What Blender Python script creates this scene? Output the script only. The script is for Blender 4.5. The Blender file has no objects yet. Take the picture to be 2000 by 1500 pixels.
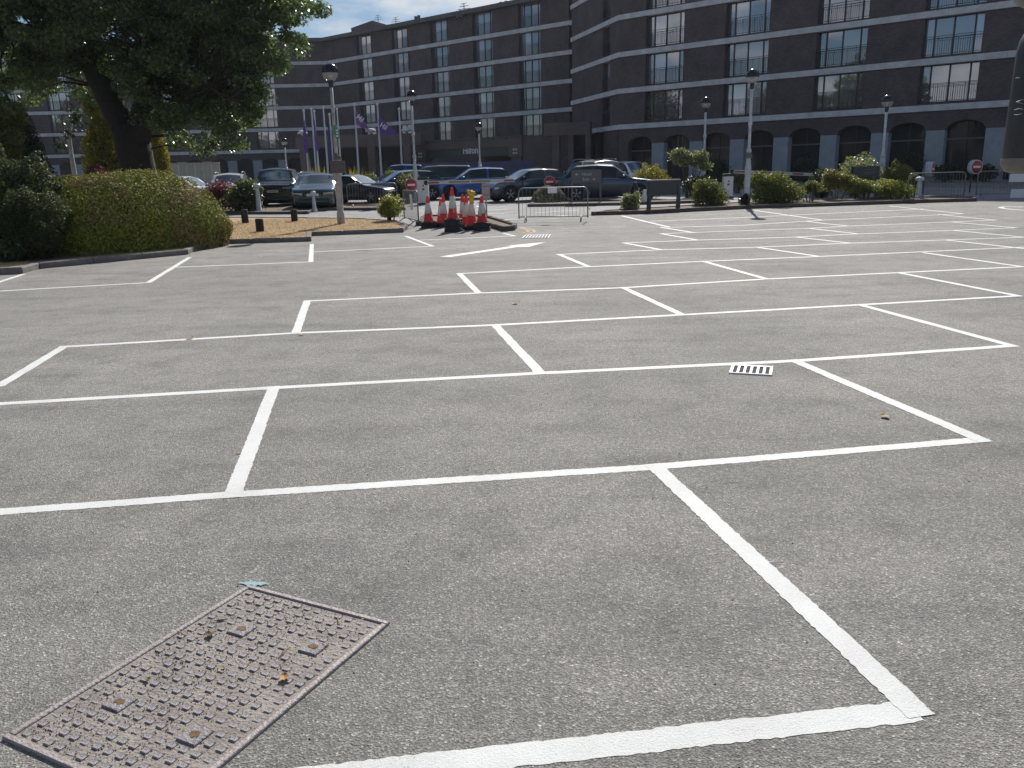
import bpy, bmesh, math, random
import numpy as np
from mathutils import Vector, Matrix

random.seed(7)
SC = bpy.context.scene
COL = SC.collection
PI = math.pi

# ------------------------------------------------------------------ camera, sky, sun, exposure
FPX, PITCH, ROLL, EYE = 1603.4, math.radians(14.62), math.radians(-1.356), 1.705
_f = Vector((0, math.cos(PITCH), -math.sin(PITCH)))
_r = Vector((1, 0, 0))
_u = _r.cross(_f)
CR = _r * math.cos(ROLL) + _u * math.sin(ROLL)
CU = -_r * math.sin(ROLL) + _u * math.cos(ROLL)
cam = bpy.data.cameras.new('camera')
cam.sensor_width = 36.0
cam.lens = FPX / 2000 * 36.0
cam.clip_start = 0.05
cam.clip_end = 2000
camo = bpy.data.objects.new('camera', cam)
COL.objects.link(camo)
m = Matrix.Identity(4)
for i in range(3):
    m[i][0], m[i][1], m[i][2] = CR[i], CU[i], -_f[i]
m.translation = Vector((0, 0, EYE))
camo.matrix_world = m
SC.camera = camo

SUN_EL, SUN_AZ = math.radians(37.0), math.radians(12.5)      # azimuth measured from +Y towards +X
world = bpy.data.worlds.new('World')
SC.world = world
world.use_nodes = True
nt = world.node_tree
nt.nodes.clear()
sky = nt.nodes.new('ShaderNodeTexSky')
sky.sky_type = 'NISHITA'
sky.sun_disc = False
sky.sun_elevation = SUN_EL
sky.sun_rotation = SUN_AZ
sky.dust_density = 0.4
sky.ozone_density = 3.5
tc = nt.nodes.new('ShaderNodeTexCoord')
mp = nt.nodes.new('ShaderNodeMapping')
mp.inputs['Scale'].default_value = (1.0, 1.0, 3.2)
mp.inputs['Location'].default_value = (0.35, 0.2, 0.1)
nz = nt.nodes.new('ShaderNodeTexNoise')
nz.inputs['Scale'].default_value = 3.4
nz.inputs['Detail'].default_value = 9
nz.inputs['Roughness'].default_value = 0.58
rp = nt.nodes.new('ShaderNodeValToRGB')
rp.color_ramp.elements[0].position = 0.51
rp.color_ramp.elements[1].position = 0.64
mx = nt.nodes.new('ShaderNodeMixRGB')
mx.inputs[2].default_value = (10.5, 10.9, 11.6, 1)
bg = nt.nodes.new('ShaderNodeBackground')
bg.inputs['Strength'].default_value = 0.055
wo = nt.nodes.new('ShaderNodeOutputWorld')
L = nt.links.new
L(tc.outputs['Generated'], mp.inputs['Vector'])
L(mp.outputs['Vector'], nz.inputs['Vector'])
L(nz.outputs['Fac'], rp.inputs['Fac'])
L(rp.outputs['Color'], mx.inputs['Fac'])
hs0 = nt.nodes.new('ShaderNodeHueSaturation')
hs0.inputs['Saturation'].default_value = 1.14
L(sky.outputs['Color'], hs0.inputs['Color'])
L(hs0.outputs['Color'], mx.inputs[1])
L(mx.outputs['Color'], bg.inputs['Color'])
L(bg.outputs['Background'], wo.inputs['Surface'])

sl = bpy.data.lights.new('sun', 'SUN')
sl.energy = 4.45
sl.angle = math.radians(0.53)
sl.color = (1.0, 0.955, 0.89)
so = bpy.data.objects.new('sun', sl)
COL.objects.link(so)
sd = Vector((math.sin(SUN_AZ) * math.cos(SUN_EL), math.cos(SUN_AZ) * math.cos(SUN_EL), math.sin(SUN_EL)))
so.rotation_euler = sd.to_track_quat('Z', 'Y').to_euler()
so.location = sd * 50

vs = SC.view_settings
vs.view_transform = 'Standard'
vs.look = 'None'
vs.exposure = 0.32
vs.gamma = 1.0
vs.use_curve_mapping = False

# ------------------------------------------------------------------ survey: where photo points lie on the ground
SLOPE, YA, YB = 0.012, 24.0, 60.0                 # the ground rises gently towards the hotel


def gz(y):
    return 0.0 if y < YA else SLOPE * (min(y, YB) - YA)


def ray(px, py):
    return CR * ((px - 1000) / FPX) - CU * ((py - 750) / FPX) + _f


def G(px, py):
    d = ray(px, py)
    t = -EYE / d.z if d.z < 0 else 1e9
    if d.y * t > YA:
        t = (EYE + YA * SLOPE) / (SLOPE * d.y - d.z)
        if t < 0 or d.y * t > YB:
            t = (gz(999) - EYE) / d.z
    p = d * t
    return Vector((p.x, p.y, gz(p.y)))


def at(px, py, y):
    d = ray(px, py)
    return d * (y / d.y) + Vector((0, 0, EYE))


def base(px, y):
    """ground point seen in column px at distance y"""
    d = ray(px, 340)
    return Vector((d.x / d.y * y, y, gz(y)))


# ------------------------------------------------------------------ materials
def srgb(*c):
    return tuple(((v / 12.92) if v <= 0.04045 else ((v + 0.055) / 1.055) ** 2.4) for v in c)


def newmat(name):
    mt = bpy.data.materials.new(name)
    mt.use_nodes = True
    b = mt.node_tree.nodes['Principled BSDF']
    return mt, mt.node_tree, b


def mat(name, col, rough=0.6, metal=0.0, var=0.0, scale=8.0, bump=0.0, bscale=60.0, coat=0.0, spec=0.5, col2=None):
    mt, t, b = newmat(name)
    b.inputs['Base Color'].default_value = (*col, 1)
    b.inputs['Roughness'].default_value = rough
    b.inputs['Metallic'].default_value = metal
    b.inputs['Coat Weight'].default_value = coat
    b.inputs['Coat Roughness'].default_value = 0.04
    b.inputs['Specular IOR Level'].default_value = spec
    if var or bump or col2:
        tcn = t.nodes.new('ShaderNodeTexCoord')
        if var or col2:
            n = t.nodes.new('ShaderNodeTexNoise')
            n.inputs['Scale'].default_value = scale
            n.inputs['Detail'].default_value = 6
            n.inputs['Roughness'].default_value = 0.65
            t.links.new(tcn.outputs['Object'], n.inputs['Vector'])
            r = t.nodes.new('ShaderNodeValToRGB')
            c2 = col2 or tuple(v * (1 + var) for v in col)
            c1 = col if col2 else tuple(v * (1 - var) for v in col)
            r.color_ramp.elements[0].position = 0.3
            r.color_ramp.elements[1].position = 0.7
            r.color_ramp.elements[0].color = (*c1, 1)
            r.color_ramp.elements[1].color = (*c2, 1)
            t.links.new(n.outputs['Fac'], r.inputs['Fac'])
            t.links.new(r.outputs['Color'], b.inputs['Base Color'])
        if bump:
            n2 = t.nodes.new('ShaderNodeTexNoise')
            n2.inputs['Scale'].default_value = bscale
            n2.inputs['Detail'].default_value = 5
            t.links.new(tcn.outputs['Object'], n2.inputs['Vector'])
            bp = t.nodes.new('ShaderNodeBump')
            bp.inputs['Strength'].default_value = bump
            bp.inputs['Distance'].default_value = 0.02
            t.links.new(n2.outputs['Fac'], bp.inputs['Height'])
            t.links.new(bp.outputs['Normal'], b.inputs['Normal'])
    return mt


def ramp(t, stops):
    r = t.nodes.new('ShaderNodeValToRGB')
    e = r.color_ramp.elements
    while len(e) < len(stops):
        e.new(0.5)
    for el, (p, c) in zip(e, stops):
        el.position = p
        el.color = (*c, 1) if len(c) == 3 else c
    return r


def noise(t, vec, scale, detail=4, rough=0.6):
    n = t.nodes.new('ShaderNodeTexNoise')
    n.inputs['Scale'].default_value = scale
    n.inputs['Detail'].default_value = detail
    n.inputs['Roughness'].default_value = rough
    t.links.new(vec, n.inputs['Vector'])
    return n


def mixc(t, fac, a, b, mode='MIX'):
    x = t.nodes.new('ShaderNodeMixRGB')
    x.blend_type = mode
    for sock, v in ((0, fac), (1, a), (2, b)):
        if hasattr(v, 'links'):
            t.links.new(v, x.inputs[sock])
        elif isinstance(v, (int, float)):
            x.inputs[sock].default_value = v
        else:
            x.inputs[sock].default_value = (*v, 1)
    return x


def asphalt(name, dark, light, grit=1.0):
    mt, t, b = newmat(name)
    tcn = t.nodes.new('ShaderNodeTexCoord')
    v = tcn.outputs['Object']
    big = noise(t, v, 0.35, 5, 0.6)
    mid = noise(t, v, 2.3, 6, 0.7)
    fine = noise(t, v, 105, 5, 0.85)
    vor = t.nodes.new('ShaderNodeTexVoronoi')
    vor.inputs['Scale'].default_value = 140
    t.links.new(v, vor.inputs['Vector'])
    r1 = ramp(t, [(0.34, dark), (0.66, light)])
    t.links.new(big.outputs['Fac'], r1.inputs['Fac'])
    rm = ramp(t, [(0.25, (0.72, 0.72, 0.72)), (0.5, (1, 1, 1)), (0.8, (1.18, 1.17, 1.15))])
    t.links.new(mid.outputs['Fac'], rm.inputs['Fac'])
    c = mixc(t, 1.0, r1.outputs['Color'], rm.outputs['Color'], 'MULTIPLY')
    rf = ramp(t, [(0.30, (0.35, 0.35, 0.36)), (0.5, (0.95, 0.95, 0.95)), (0.72, (1.7, 1.66, 1.6))])
    t.links.new(fine.outputs['Fac'], rf.inputs['Fac'])
    c2 = mixc(t, 0.85 * grit, c.outputs['Color'], rf.outputs['Color'], 'MULTIPLY')
    # aggregate chips, each its own grey
    sep = t.nodes.new('ShaderNodeSeparateColor')
    t.links.new(vor.outputs['Color'], sep.inputs['Color'])
    rv = ramp(t, [(0.0, (0.55, 0.55, 0.56)), (0.7, (1.0, 1.0, 1.0)), (0.93, (1.35, 1.32, 1.28)), (1.0, (2.2, 2.15, 2.1))])
    t.links.new(sep.outputs[0], rv.inputs['Fac'])
    c3 = mixc(t, 0.8 * grit, c2.outputs['Color'], rv.outputs['Color'], 'MULTIPLY')
    gr_ = noise(t, v, 26, 5, 0.8)
    rg = ramp(t, [(0.32, (0.70, 0.70, 0.70)), (0.5, (1, 1, 1)), (0.68, (1.28, 1.27, 1.25))])
    t.links.new(gr_.outputs['Fac'], rg.inputs['Fac'])
    c3 = mixc(t, 0.8 * grit, c3.outputs['Color'], rg.outputs['Color'], 'MULTIPLY')
    # tyre-worn drifts and old stains lying along the bays
    mpn = t.nodes.new('ShaderNodeMapping')
    mpn.inputs['Rotation'].default_value = (0, 0, 0.25)
    mpn.inputs['Scale'].default_value = (0.22, 1.0, 1.0)
    t.links.new(v, mpn.inputs['Vector'])
    dr = noise(t, mpn.outputs['Vector'], 1.6, 5, 0.62)
    rd = ramp(t, [(0.30, (0.80, 0.80, 0.81)), (0.48, (1, 1, 1)), (0.70, (1.10, 1.09, 1.07))])
    t.links.new(dr.outputs['Fac'], rd.inputs['Fac'])
    c3 = mixc(t, 0.9, c3.outputs['Color'], rd.outputs['Color'], 'MULTIPLY')
    dp = t.nodes.new('ShaderNodeTexVoronoi')
    dp.inputs['Scale'].default_value = 0.55
    dpn = noise(t, v, 3.0, 4, 0.7)
    dpv = mixc(t, 0.12, v, dpn.outputs['Color'])
    t.links.new(dpv.outputs['Color'], dp.inputs['Vector'])
    rdp = ramp(t, [(0.03, (0.70, 0.70, 0.71)), (0.16, (1, 1, 1))])
    t.links.new(dp.outputs['Distance'], rdp.inputs['Fac'])
    c3 = mixc(t, 0.75, c3.outputs['Color'], rdp.outputs['Color'], 'MULTIPLY')
    # dark oil and tar flecks
    sp = noise(t, v, 1.1, 8, 0.72)
    rs = ramp(t, [(0.60, (1, 1, 1)), (0.72, (0.72, 0.72, 0.74))])
    t.links.new(sp.outputs['Fac'], rs.inputs['Fac'])
    c4 = mixc(t, 0.8, c3.outputs['Color'], rs.outputs['Color'], 'MULTIPLY')
    t.links.new(c4.outputs['Color'], b.inputs['Base Color'])
    b.inputs['Roughness'].default_value = 0.88
    b.inputs['Specular IOR Level'].default_value = 0.35
    h = mixc(t, 0.5, fine.outputs['Fac'], vor.outputs['Distance'])
    bp = t.nodes.new('ShaderNodeBump')
    bp.inputs['Strength'].default_value = 1.0 * grit
    bp.inputs['Distance'].default_value = 0.008
    t.links.new(h.outputs['Color'], bp.inputs['Height'])
    t.links.new(bp.outputs['Normal'], b.inputs['Normal'])
    return mt


def leafmat(name, c1, c2, c3, trans=0.35, rough=0.45, patch=None, spec=0.45, hue=0.485):
    """leaf: a colour of its own per leaf, light coming through"""
    mt = bpy.data.materials.new(name)
    mt.use_nodes = True
    t = mt.node_tree
    b = t.nodes['Principled BSDF']
    out = t.nodes['Material Output']
    g = t.nodes.new('ShaderNodeNewGeometry')
    r = ramp(t, [(0.0, c1), (0.55, c2), (1.0, c3)])
    t.links.new(g.outputs['Random Per Island'], r.inputs['Fac'])
    colr = r.outputs['Color']
    if patch:
        tcn = t.nodes.new('ShaderNodeTexCoord')
        n = noise(t, tcn.outputs['Object'], patch[1], 3, 0.6)
        rr = ramp(t, [(0.48, (0, 0, 0)), (0.62, (1, 1, 1))])
        t.links.new(n.outputs['Fac'], rr.inputs['Fac'])
        mp_ = t.nodes.new('ShaderNodeMath')
        mp_.operation = 'MULTIPLY'
        mp_.inputs[1].default_value = patch[2]
        t.links.new(rr.outputs['Color'], mp_.inputs[0])
        colr = mixc(t, mp_.outputs[0], colr, patch[0]).outputs['Color']
    t.links.new(colr, b.inputs['Base Color'])
    b.inputs['Roughness'].default_value = rough
    b.inputs['Specular IOR Level'].default_value = spec
    tr = t.nodes.new('ShaderNodeBsdfTranslucent')
    hs = t.nodes.new('ShaderNodeHueSaturation')
    hs.inputs['Hue'].default_value = hue
    hs.inputs['Saturation'].default_value = 1.15
    hs.inputs['Value'].default_value = 1.9
    t.links.new(colr, hs.inputs['Color'])
    t.links.new(hs.outputs['Color'], tr.inputs['Color'])
    ms = t.nodes.new('ShaderNodeMixShader')
    ms.inputs[0].default_value = trans
    t.links.new(b.outputs[0], ms.inputs[1])
    t.links.new(tr.outputs[0], ms.inputs[2])
    t.links.new(ms.outputs[0], out.inputs['Surface'])
    return mt


def brickmat(name, c1, c2, mortar):
    mt, t, b = newmat(name)
    tcn = t.nodes.new('ShaderNodeTexCoord')
    g = t.nodes.new('ShaderNodeNewGeometry')
    # run the courses along the wall whatever way it faces: u = horizontal distance along the wall, v = height
    cr = t.nodes.new('ShaderNodeVectorMath')
    cr.operation = 'CROSS_PRODUCT'
    cr.inputs[0].default_value = (0, 0, 1)
    t.links.new(g.outputs['True Normal'], cr.inputs[1])
    dt = t.nodes.new('ShaderNodeVectorMath')
    dt.operation = 'DOT_PRODUCT'
    t.links.new(cr.outputs[0], dt.inputs[0])
    t.links.new(g.outputs['Position'], dt.inputs[1])
    sx = t.nodes.new('ShaderNodeSeparateXYZ')
    t.links.new(g.outputs['Position'], sx.inputs[0])
    cx = t.nodes.new('ShaderNodeCombineXYZ')
    t.links.new(dt.outputs['Value'], cx.inputs[0])
    t.links.new(sx.outputs['Z'], cx.inputs[1])
    br = t.nodes.new('ShaderNodeTexBrick')
    br.inputs['Color1'].default_value = (*c1, 1)
    br.inputs['Color2'].default_value = (*c2, 1)
    br.inputs['Mortar'].default_value = (*mortar, 1)
    br.inputs['Scale'].default_value = 1.0
    br.inputs['Brick Width'].default_value = 0.225
    br.inputs['Row Height'].default_value = 0.075
    br.inputs['Mortar Size'].default_value = 0.006
    t.links.new(cx.outputs[0], br.inputs['Vector'])
    n = noise(t, tcn.outputs['Object'], 0.7, 6, 0.65)
    r = ramp(t, [(0.3, (0.72, 0.72, 0.75)), (0.7, (1.25, 1.2, 1.15))])
    t.links.new(n.outputs['Fac'], r.inputs['Fac'])
    c = mixc(t, 1.0, br.outputs['Color'], r.outputs['Color'], 'MULTIPLY')
    t.links.new(c.outputs['Color'], b.inputs['Base Color'])
    b.inputs['Roughness'].default_value = 0.85
    bp = t.nodes.new('ShaderNodeBump')
    bp.inputs['Strength'].default_value = 0.5
    bp.inputs['Distance'].default_value = 0.01
    t.links.new(br.outputs['Fac'], bp.inputs['Height'])
    bp.invert = True
    t.links.new(bp.outputs['Normal'], b.inputs['Normal'])
    return mt


def paintmat(name, col, speck=0.25, wear=0.55):
    mt, t, b = newmat(name)
    tcn = t.nodes.new('ShaderNodeTexCoord')
    v = tcn.outputs['Object']
    f = noise(t, v, 130, 4, 0.75)
    big = noise(t, v, 2.2, 6, 0.65)
    # stone shows through where the film is thin
    ad = t.nodes.new('ShaderNodeMath')
    ad.operation = 'MULTIPLY_ADD'
    ad.inputs[1].default_value = 0.45
    t.links.new(big.outputs['Fac'], ad.inputs[0])
    t.links.new(f.outputs['Fac'], ad.inputs[2])
    r = ramp(t, [(0.48, tuple(c * (1 - speck * 2.6) for c in col)), (0.57, tuple(c * (1 - speck * .35) for c in col)), (0.80, col)])
    t.links.new(ad.outputs[0], r.inputs['Fac'])
    r2 = ramp(t, [(0.3, (0.80, 0.795, 0.78)), (0.62, (1, 1, 1))])
    t.links.new(big.outputs['Fac'], r2.inputs['Fac'])
    c = mixc(t, wear, r.outputs['Color'], r2.outputs['Color'], 'MULTIPLY')
    t.links.new(c.outputs['Color'], b.inputs['Base Color'])
    b.inputs['Roughness'].default_value = 0.7
    b.inputs['Specular IOR Level'].default_value = 0.3
    bp = t.nodes.new('ShaderNodeBump')
    bp.inputs['Strength'].default_value = 0.8
    bp.inputs['Distance'].default_value = 0.005
    t.links.new(f.outputs['Fac'], bp.inputs['Height'])
    t.links.new(bp.outputs['Normal'], b.inputs['Normal'])
    return mt


def glassmirror(name, body, refl, rough=0.02, var=0.0, tint=(1.0, 0.95, 0.98)):
    """window pane: dark room or curtain behind, sky mirrored in front"""
    mt = bpy.data.materials.new(name)
    mt.use_nodes = True
    t = mt.node_tree
    b = t.nodes['Principled BSDF']
    out = t.nodes['Material Output']
    b.inputs['Base Color'].default_value = (*body, 1)
    b.inputs['Roughness'].default_value = 0.8
    if var:
        oi = t.nodes.new('ShaderNodeObjectInfo')
        r = ramp(t, [(0.0, tuple(c * (1 - var) for c in body)), (0.6, body), (1.0, tuple(c * (1 + 2.5 * var) for c in body))])
        t.links.new(oi.outputs['Random'], r.inputs['Fac'])
        t.links.new(r.outputs['Color'], b.inputs['Base Color'])
    gl = t.nodes.new('ShaderNodeBsdfGlossy')
    gl.inputs['Roughness'].default_value = rough
    gl.inputs['Color'].default_value = (*tint, 1)
    fr = t.nodes.new('ShaderNodeFresnel')
    fr.inputs['IOR'].default_value = 1.5
    ma = t.nodes.new('ShaderNodeMath')
    ma.operation = 'ADD'
    ma.use_clamp = True
    ma.inputs[1].default_value = refl
    t.links.new(fr.outputs[0], ma.inputs[0])
    ms = t.nodes.new('ShaderNodeMixShader')
    t.links.new(ma.outputs[0], ms.inputs[0])
    t.links.new(b.outputs[0], ms.inputs[1])
    t.links.new(gl.outputs[0], ms.inputs[2])
    t.links.new(ms.outputs[0], out.inputs['Surface'])
    return mt


M = {}
M['asphalt'] = asphalt('asphalt', (0.246, 0.238, 0.222), (0.328, 0.317, 0.297))
M['road'] = asphalt('road_asphalt', (0.27, 0.27, 0.27), (0.34, 0.34, 0.34), 0.7)
M['line'] = paintmat('line_paint', (0.80, 0.805, 0.785), 0.27)
M['oldline'] = paintmat('worn_line_paint', (0.24, 0.235, 0.23), 0.35)
M['yellow'] = paintmat('yellow_line_paint', (0.52, 0.34, 0.13), 0.3)
M['kerb'] = mat('kerb_concrete', (0.17, 0.155, 0.145), 0.85, var=0.3, scale=5, bump=0.4, bscale=40)
M['kerb_dark'] = mat('dark_kerb', (0.09, 0.075, 0.07), 0.85, var=0.3, scale=5, bump=0.4, bscale=40)
M['soil'] = mat('soil', (0.16, 0.115, 0.08), 0.95, var=0.45, scale=6, bump=0.8, bscale=25)
M['grass'] = mat('dry_grass', (0.31, 0.215, 0.115), 0.95, bump=0.6, bscale=60, scale=1.1, col2=(0.46, 0.335, 0.185))
M['blade'] = leafmat('dry_blade', (0.36, 0.26, 0.14), (0.43, 0.32, 0.175), (0.49, 0.385, 0.225), 0.2, 0.8)
M['brick'] = brickmat('brown_brick', (0.084, 0.068, 0.076), (0.116, 0.090, 0.096), (0.095, 0.090, 0.098))
M['brick2'] = brickmat('entrance_brick', (0.120, 0.092, 0.090), (0.150, 0.112, 0.106), (0.12, 0.11, 0.11))
M['concrete'] = mat('band_concrete', (0.56, 0.56, 0.575), 0.8, var=0.2, scale=1.3, bump=0.2, bscale=14)
M['pillar'] = mat('pillar_stone', (0.30, 0.33, 0.37), 0.8, var=0.14, scale=2, bump=0.25, bscale=30)
M['fascia'] = mat('roof_fascia', (0.105, 0.10, 0.105), 0.6, var=0.2, scale=2)
M['frame'] = mat('window_frame', (0.028, 0.032, 0.042), 0.45)
M['rail'] = mat('balcony_rail_metal', (0.022, 0.026, 0.032), 0.45)
M['pane'] = glassmirror('window_glass', (0.15, 0.15, 0.175), 0.27, 0.02, 0.8)
M['darkglass'] = glassmirror('dark_glass', (0.010, 0.011, 0.014), -0.025)
M['roomdark'] = mat('dark_recess', (0.02, 0.019, 0.021), 0.9)
M['hoard'] = mat('blue_hoarding', (0.035, 0.045, 0.125), 0.5, var=0.15, scale=3)
M['cream'] = mat('cream_panel', (0.36, 0.35, 0.30), 0.7, var=0.15, scale=2)
M['coping'] = mat('brown_coping', (0.42, 0.33, 0.25), 0.7, var=0.2)
M['white'] = mat('white_paint', (0.78, 0.78, 0.77), 0.45, var=0.06, scale=6)
M['lampwhite'] = mat('lamp_white', (0.52, 0.54, 0.57), 0.5, var=0.22, scale=6, bump=0.1, bscale=20)
M['lampdirty'] = mat('lamp_weathered', (0.40, 0.375, 0.36), 0.65, var=0.40, scale=5, bump=0.2, bscale=20)
M['black'] = mat('black_plastic', (0.02, 0.02, 0.022), 0.4)
M['blackgloss'] = mat('black_gloss', (0.010, 0.011, 0.016), 0.16, coat=0.25, spec=0.35)
M['mirrorcase'] = mat('mirror_casing', (0.038, 0.040, 0.043), 0.42, var=0.3, scale=14, bump=0.12, bscale=160)
M['bracketgrey'] = mat('bracket_grey', (0.22, 0.22, 0.225), 0.5, var=0.2, scale=30)
M['mirrorlip'] = mat('mirror_lip', (0.20, 0.175, 0.15), 0.6, var=0.3, scale=20)
M['scratch'] = mat('scratch', (0.50, 0.50, 0.49), 0.7)
M['galv'] = mat('galvanised', (0.22, 0.225, 0.235), 0.45, metal=0.55, var=0.2, scale=10)
M['paper'] = mat('paper', (0.80, 0.80, 0.82), 0.8, var=0.04)
M['red'] = mat('sign_red', (0.44, 0.035, 0.045), 0.45, var=0.1)
M['conered'] = mat('cone_red', (0.62, 0.035, 0.030), 0.42, var=0.18, scale=9)
M['conetip'] = mat('cone_tip', (0.78, 0.045, 0.045), 0.4, var=0.12, scale=9)
M['conewhite'] = mat('cone_sleeve', (0.62, 0.61, 0.58), 0.45, var=0.14, scale=12)
M['conebase'] = mat('cone_base', (0.028, 0.028, 0.031), 0.7, var=0.3, scale=8)
M['glove'] = mat('yellow_glove', (0.62, 0.42, 0.03), 0.7, var=0.3, scale=14)
M['signgrey'] = mat('sign_grey', (0.115, 0.115, 0.118), 0.5, var=0.1)
M['signdark'] = mat('sign_dark', (0.040, 0.043, 0.052), 0.45, var=0.15)
M['signtop'] = mat('sign_top', (0.32, 0.31, 0.30), 0.5)
M['signtaupe'] = mat('sign_taupe', (0.105, 0.088, 0.086), 0.6, var=0.2)
M['signtext'] = mat('sign_text', (0.5, 0.5, 0.52), 0.6)
M['greensign'] = mat('green_sign', (0.10, 0.25, 0.17), 0.5, var=0.2)
M['woodpost'] = mat('black_timber', (0.024, 0.021, 0.022), 0.8, var=0.35, scale=8, bump=0.4, bscale=30)
M['bark'] = mat('bark', (0.024, 0.019, 0.017), 0.95, var=0.45, scale=6, bump=1.0, bscale=14)
M['bark2'] = mat('pale_bark', (0.38, 0.36, 0.33), 0.85, var=0.4, scale=9)
M['twig'] = mat('twig', (0.085, 0.062, 0.045), 0.9, var=0.3)
M['core_shade'] = mat('hedge_core_shade', (0.018, 0.020, 0.012), 1.0)
M['flag'] = mat('flag_purple', (0.11, 0.055, 0.26), 0.75, var=0.15)
M['flagpink'] = mat('flag_plum', (0.22, 0.10, 0.26), 0.75, col2=(0.13, 0.055, 0.22), scale=1.5)
M['flagnavy'] = mat('flag_navy', (0.035, 0.035, 0.13), 0.75, var=0.3)
M['pole'] = mat('flagpole', (0.50, 0.52, 0.56), 0.4, metal=0.3)
M['letter'] = mat('white_letter', (0.86, 0.88, 0.92), 0.5)
M['plate'] = mat('number_plate', (0.70, 0.69, 0.65), 0.5)
M['tyre'] = mat('tyre', (0.018, 0.018, 0.019), 0.8)
M['rim'] = mat('alloy_rim', (0.48, 0.48, 0.50), 0.3, metal=0.9)
M['rimdark'] = mat('dark_alloy', (0.045, 0.045, 0.05), 0.35, metal=0.6)
M['carglass'] = glassmirror('car_glass', (0.010, 0.014, 0.018), -0.01, 0.01, tint=(0.7, 0.9, 1.0))
M['windscreen'] = glassmirror('windscreen_glass', (0.016, 0.030, 0.038), 0.10, 0.01, tint=(0.62, 0.85, 1.0))
M['cladding'] = mat('car_cladding', (0.022, 0.022, 0.024), 0.55)
M['headlight'] = glassmirror('headlight', (0.10, 0.11, 0.12), 0.25, 0.05)
M['taillight'] = mat('taillight', (0.35, 0.015, 0.02), 0.15, coat=1.0)
M['chrome'] = mat('chrome', (0.6, 0.6, 0.62), 0.12, metal=1.0)
M['castiron'] = mat('cast_iron', (0.19, 0.172, 0.178), 0.55, metal=0.1, col2=(0.31, 0.29, 0.30), scale=20, bump=0.5, bscale=120)
M['dusty'] = mat('dusty_plate', (0.225, 0.195, 0.170), 0.9, scale=6, col2=(0.385, 0.342, 0.300), bump=0.6, bscale=90)
M['ironedge'] = mat('iron_edge', (0.30, 0.255, 0.245), 0.6, metal=0.1, col2=(0.40, 0.36, 0.355), scale=12, bump=0.4, bscale=80)
M['cyan'] = paintmat('cyan_spray', (0.33, 0.50, 0.54), 0.2)
M['steelwhite'] = mat('painted_grate', (0.72, 0.71, 0.74), 0.45, var=0.12, scale=25)
M['void'] = mat('drain_void', (0.006, 0.006, 0.009), 0.9)
M['deadleaf'] = mat('dead_leaf', (0.42, 0.23, 0.075), 0.7, var=0.35, scale=30)
M['drybrown'] = mat('dry_brown', (0.16, 0.095, 0.045), 0.9, var=0.5, scale=40)
M['rubble'] = mat('pebble_dark', (0.035, 0.033, 0.032), 0.8)
M['machine'] = mat('barrier_cabinet', (0.66, 0.655, 0.64), 0.5, var=0.07)
M['boomred'] = mat('boom_red', (0.30, 0.06, 0.055), 0.5)
M['boomyellow'] = mat('boom_ochre', (0.30, 0.22, 0.10), 0.6)
M['boomwhite'] = mat('boom_white', (0.55, 0.52, 0.49), 0.5)
M['pinkgrey'] = mat('pink_grey_sign_back', (0.42, 0.36, 0.36), 0.5, var=0.12)
M['oakleaf'] = leafmat('oak_leaf', (0.036, 0.064, 0.024), (0.080, 0.125, 0.046), (0.18, 0.21, 0.085), 0.42, 0.28, hue=0.497)
M['hedgeleaf'] = leafmat('hedge_leaf', (0.115, 0.135, 0.022), (0.215, 0.235, 0.038), (0.34, 0.34, 0.08), 0.06, 0.6, patch=((0.30, 0.205, 0.11), 1.5, 0.65), spec=0.08)
M['yewleaf'] = leafmat('yew_leaf', (0.020, 0.032, 0.016), (0.045, 0.064, 0.026), (0.10, 0.12, 0.042), 0.25, 0.55, spec=0.25)
M['limeleaf'] = leafmat('lime_leaf', (0.072, 0.102, 0.025), (0.145, 0.18, 0.046), (0.24, 0.26, 0.075), 0.42, 0.5)
M['yellowleaf'] = leafmat('yellow_leaf', (0.075, 0.095, 0.015), (0.16, 0.165, 0.025), (0.36, 0.28, 0.03), 0.4, 0.55)
M['laurel'] = leafmat('laurel_leaf', (0.03, 0.055, 0.022), (0.06, 0.095, 0.04), (0.10, 0.14, 0.07), 0.2, 0.22)
M['redleaf'] = leafmat('red_leaf', (0.055, 0.018, 0.018), (0.13, 0.034, 0.036), (0.23, 0.075, 0.07), 0.3, 0.5)
M['shrubleaf'] = leafmat('shrub_leaf', (0.046, 0.064, 0.020), (0.098, 0.124, 0.034), (0.20, 0.205, 0.065), 0.38, 0.55, spec=0.3)
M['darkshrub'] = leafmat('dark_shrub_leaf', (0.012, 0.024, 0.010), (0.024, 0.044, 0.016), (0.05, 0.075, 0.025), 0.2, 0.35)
M['brownshrub'] = leafmat('brownish_leaf', (0.075, 0.09, 0.022), (0.14, 0.15, 0.036), (0.25, 0.22, 0.075), 0.35, 0.5)
M['variegated'] = leafmat('variegated_leaf', (0.06, 0.09, 0.03), (0.16, 0.19, 0.08), (0.40, 0.40, 0.22), 0.35, 0.45)
M['greyshrub'] = leafmat('grey_green_leaf', (0.07, 0.075, 0.045), (0.15, 0.15, 0.09), (0.28, 0.27, 0.17), 0.3, 0.6)
M['rhodo'] = leafmat('rhododendron_leaf', (0.025, 0.045, 0.015), (0.065, 0.095, 0.035), (0.20, 0.22, 0.09), 0.28, 0.28)
M['palebush'] = leafmat('pale_bush_leaf', (0.09, 0.115, 0.028), (0.19, 0.21, 0.05), (0.33, 0.33, 0.10), 0.42, 0.45)
M['mirrtree'] = leafmat('far_tree_leaf', (0.04, 0.05, 0.02), (0.08, 0.095, 0.035), (0.14, 0.15, 0.06), 0.25, 0.6)


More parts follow.
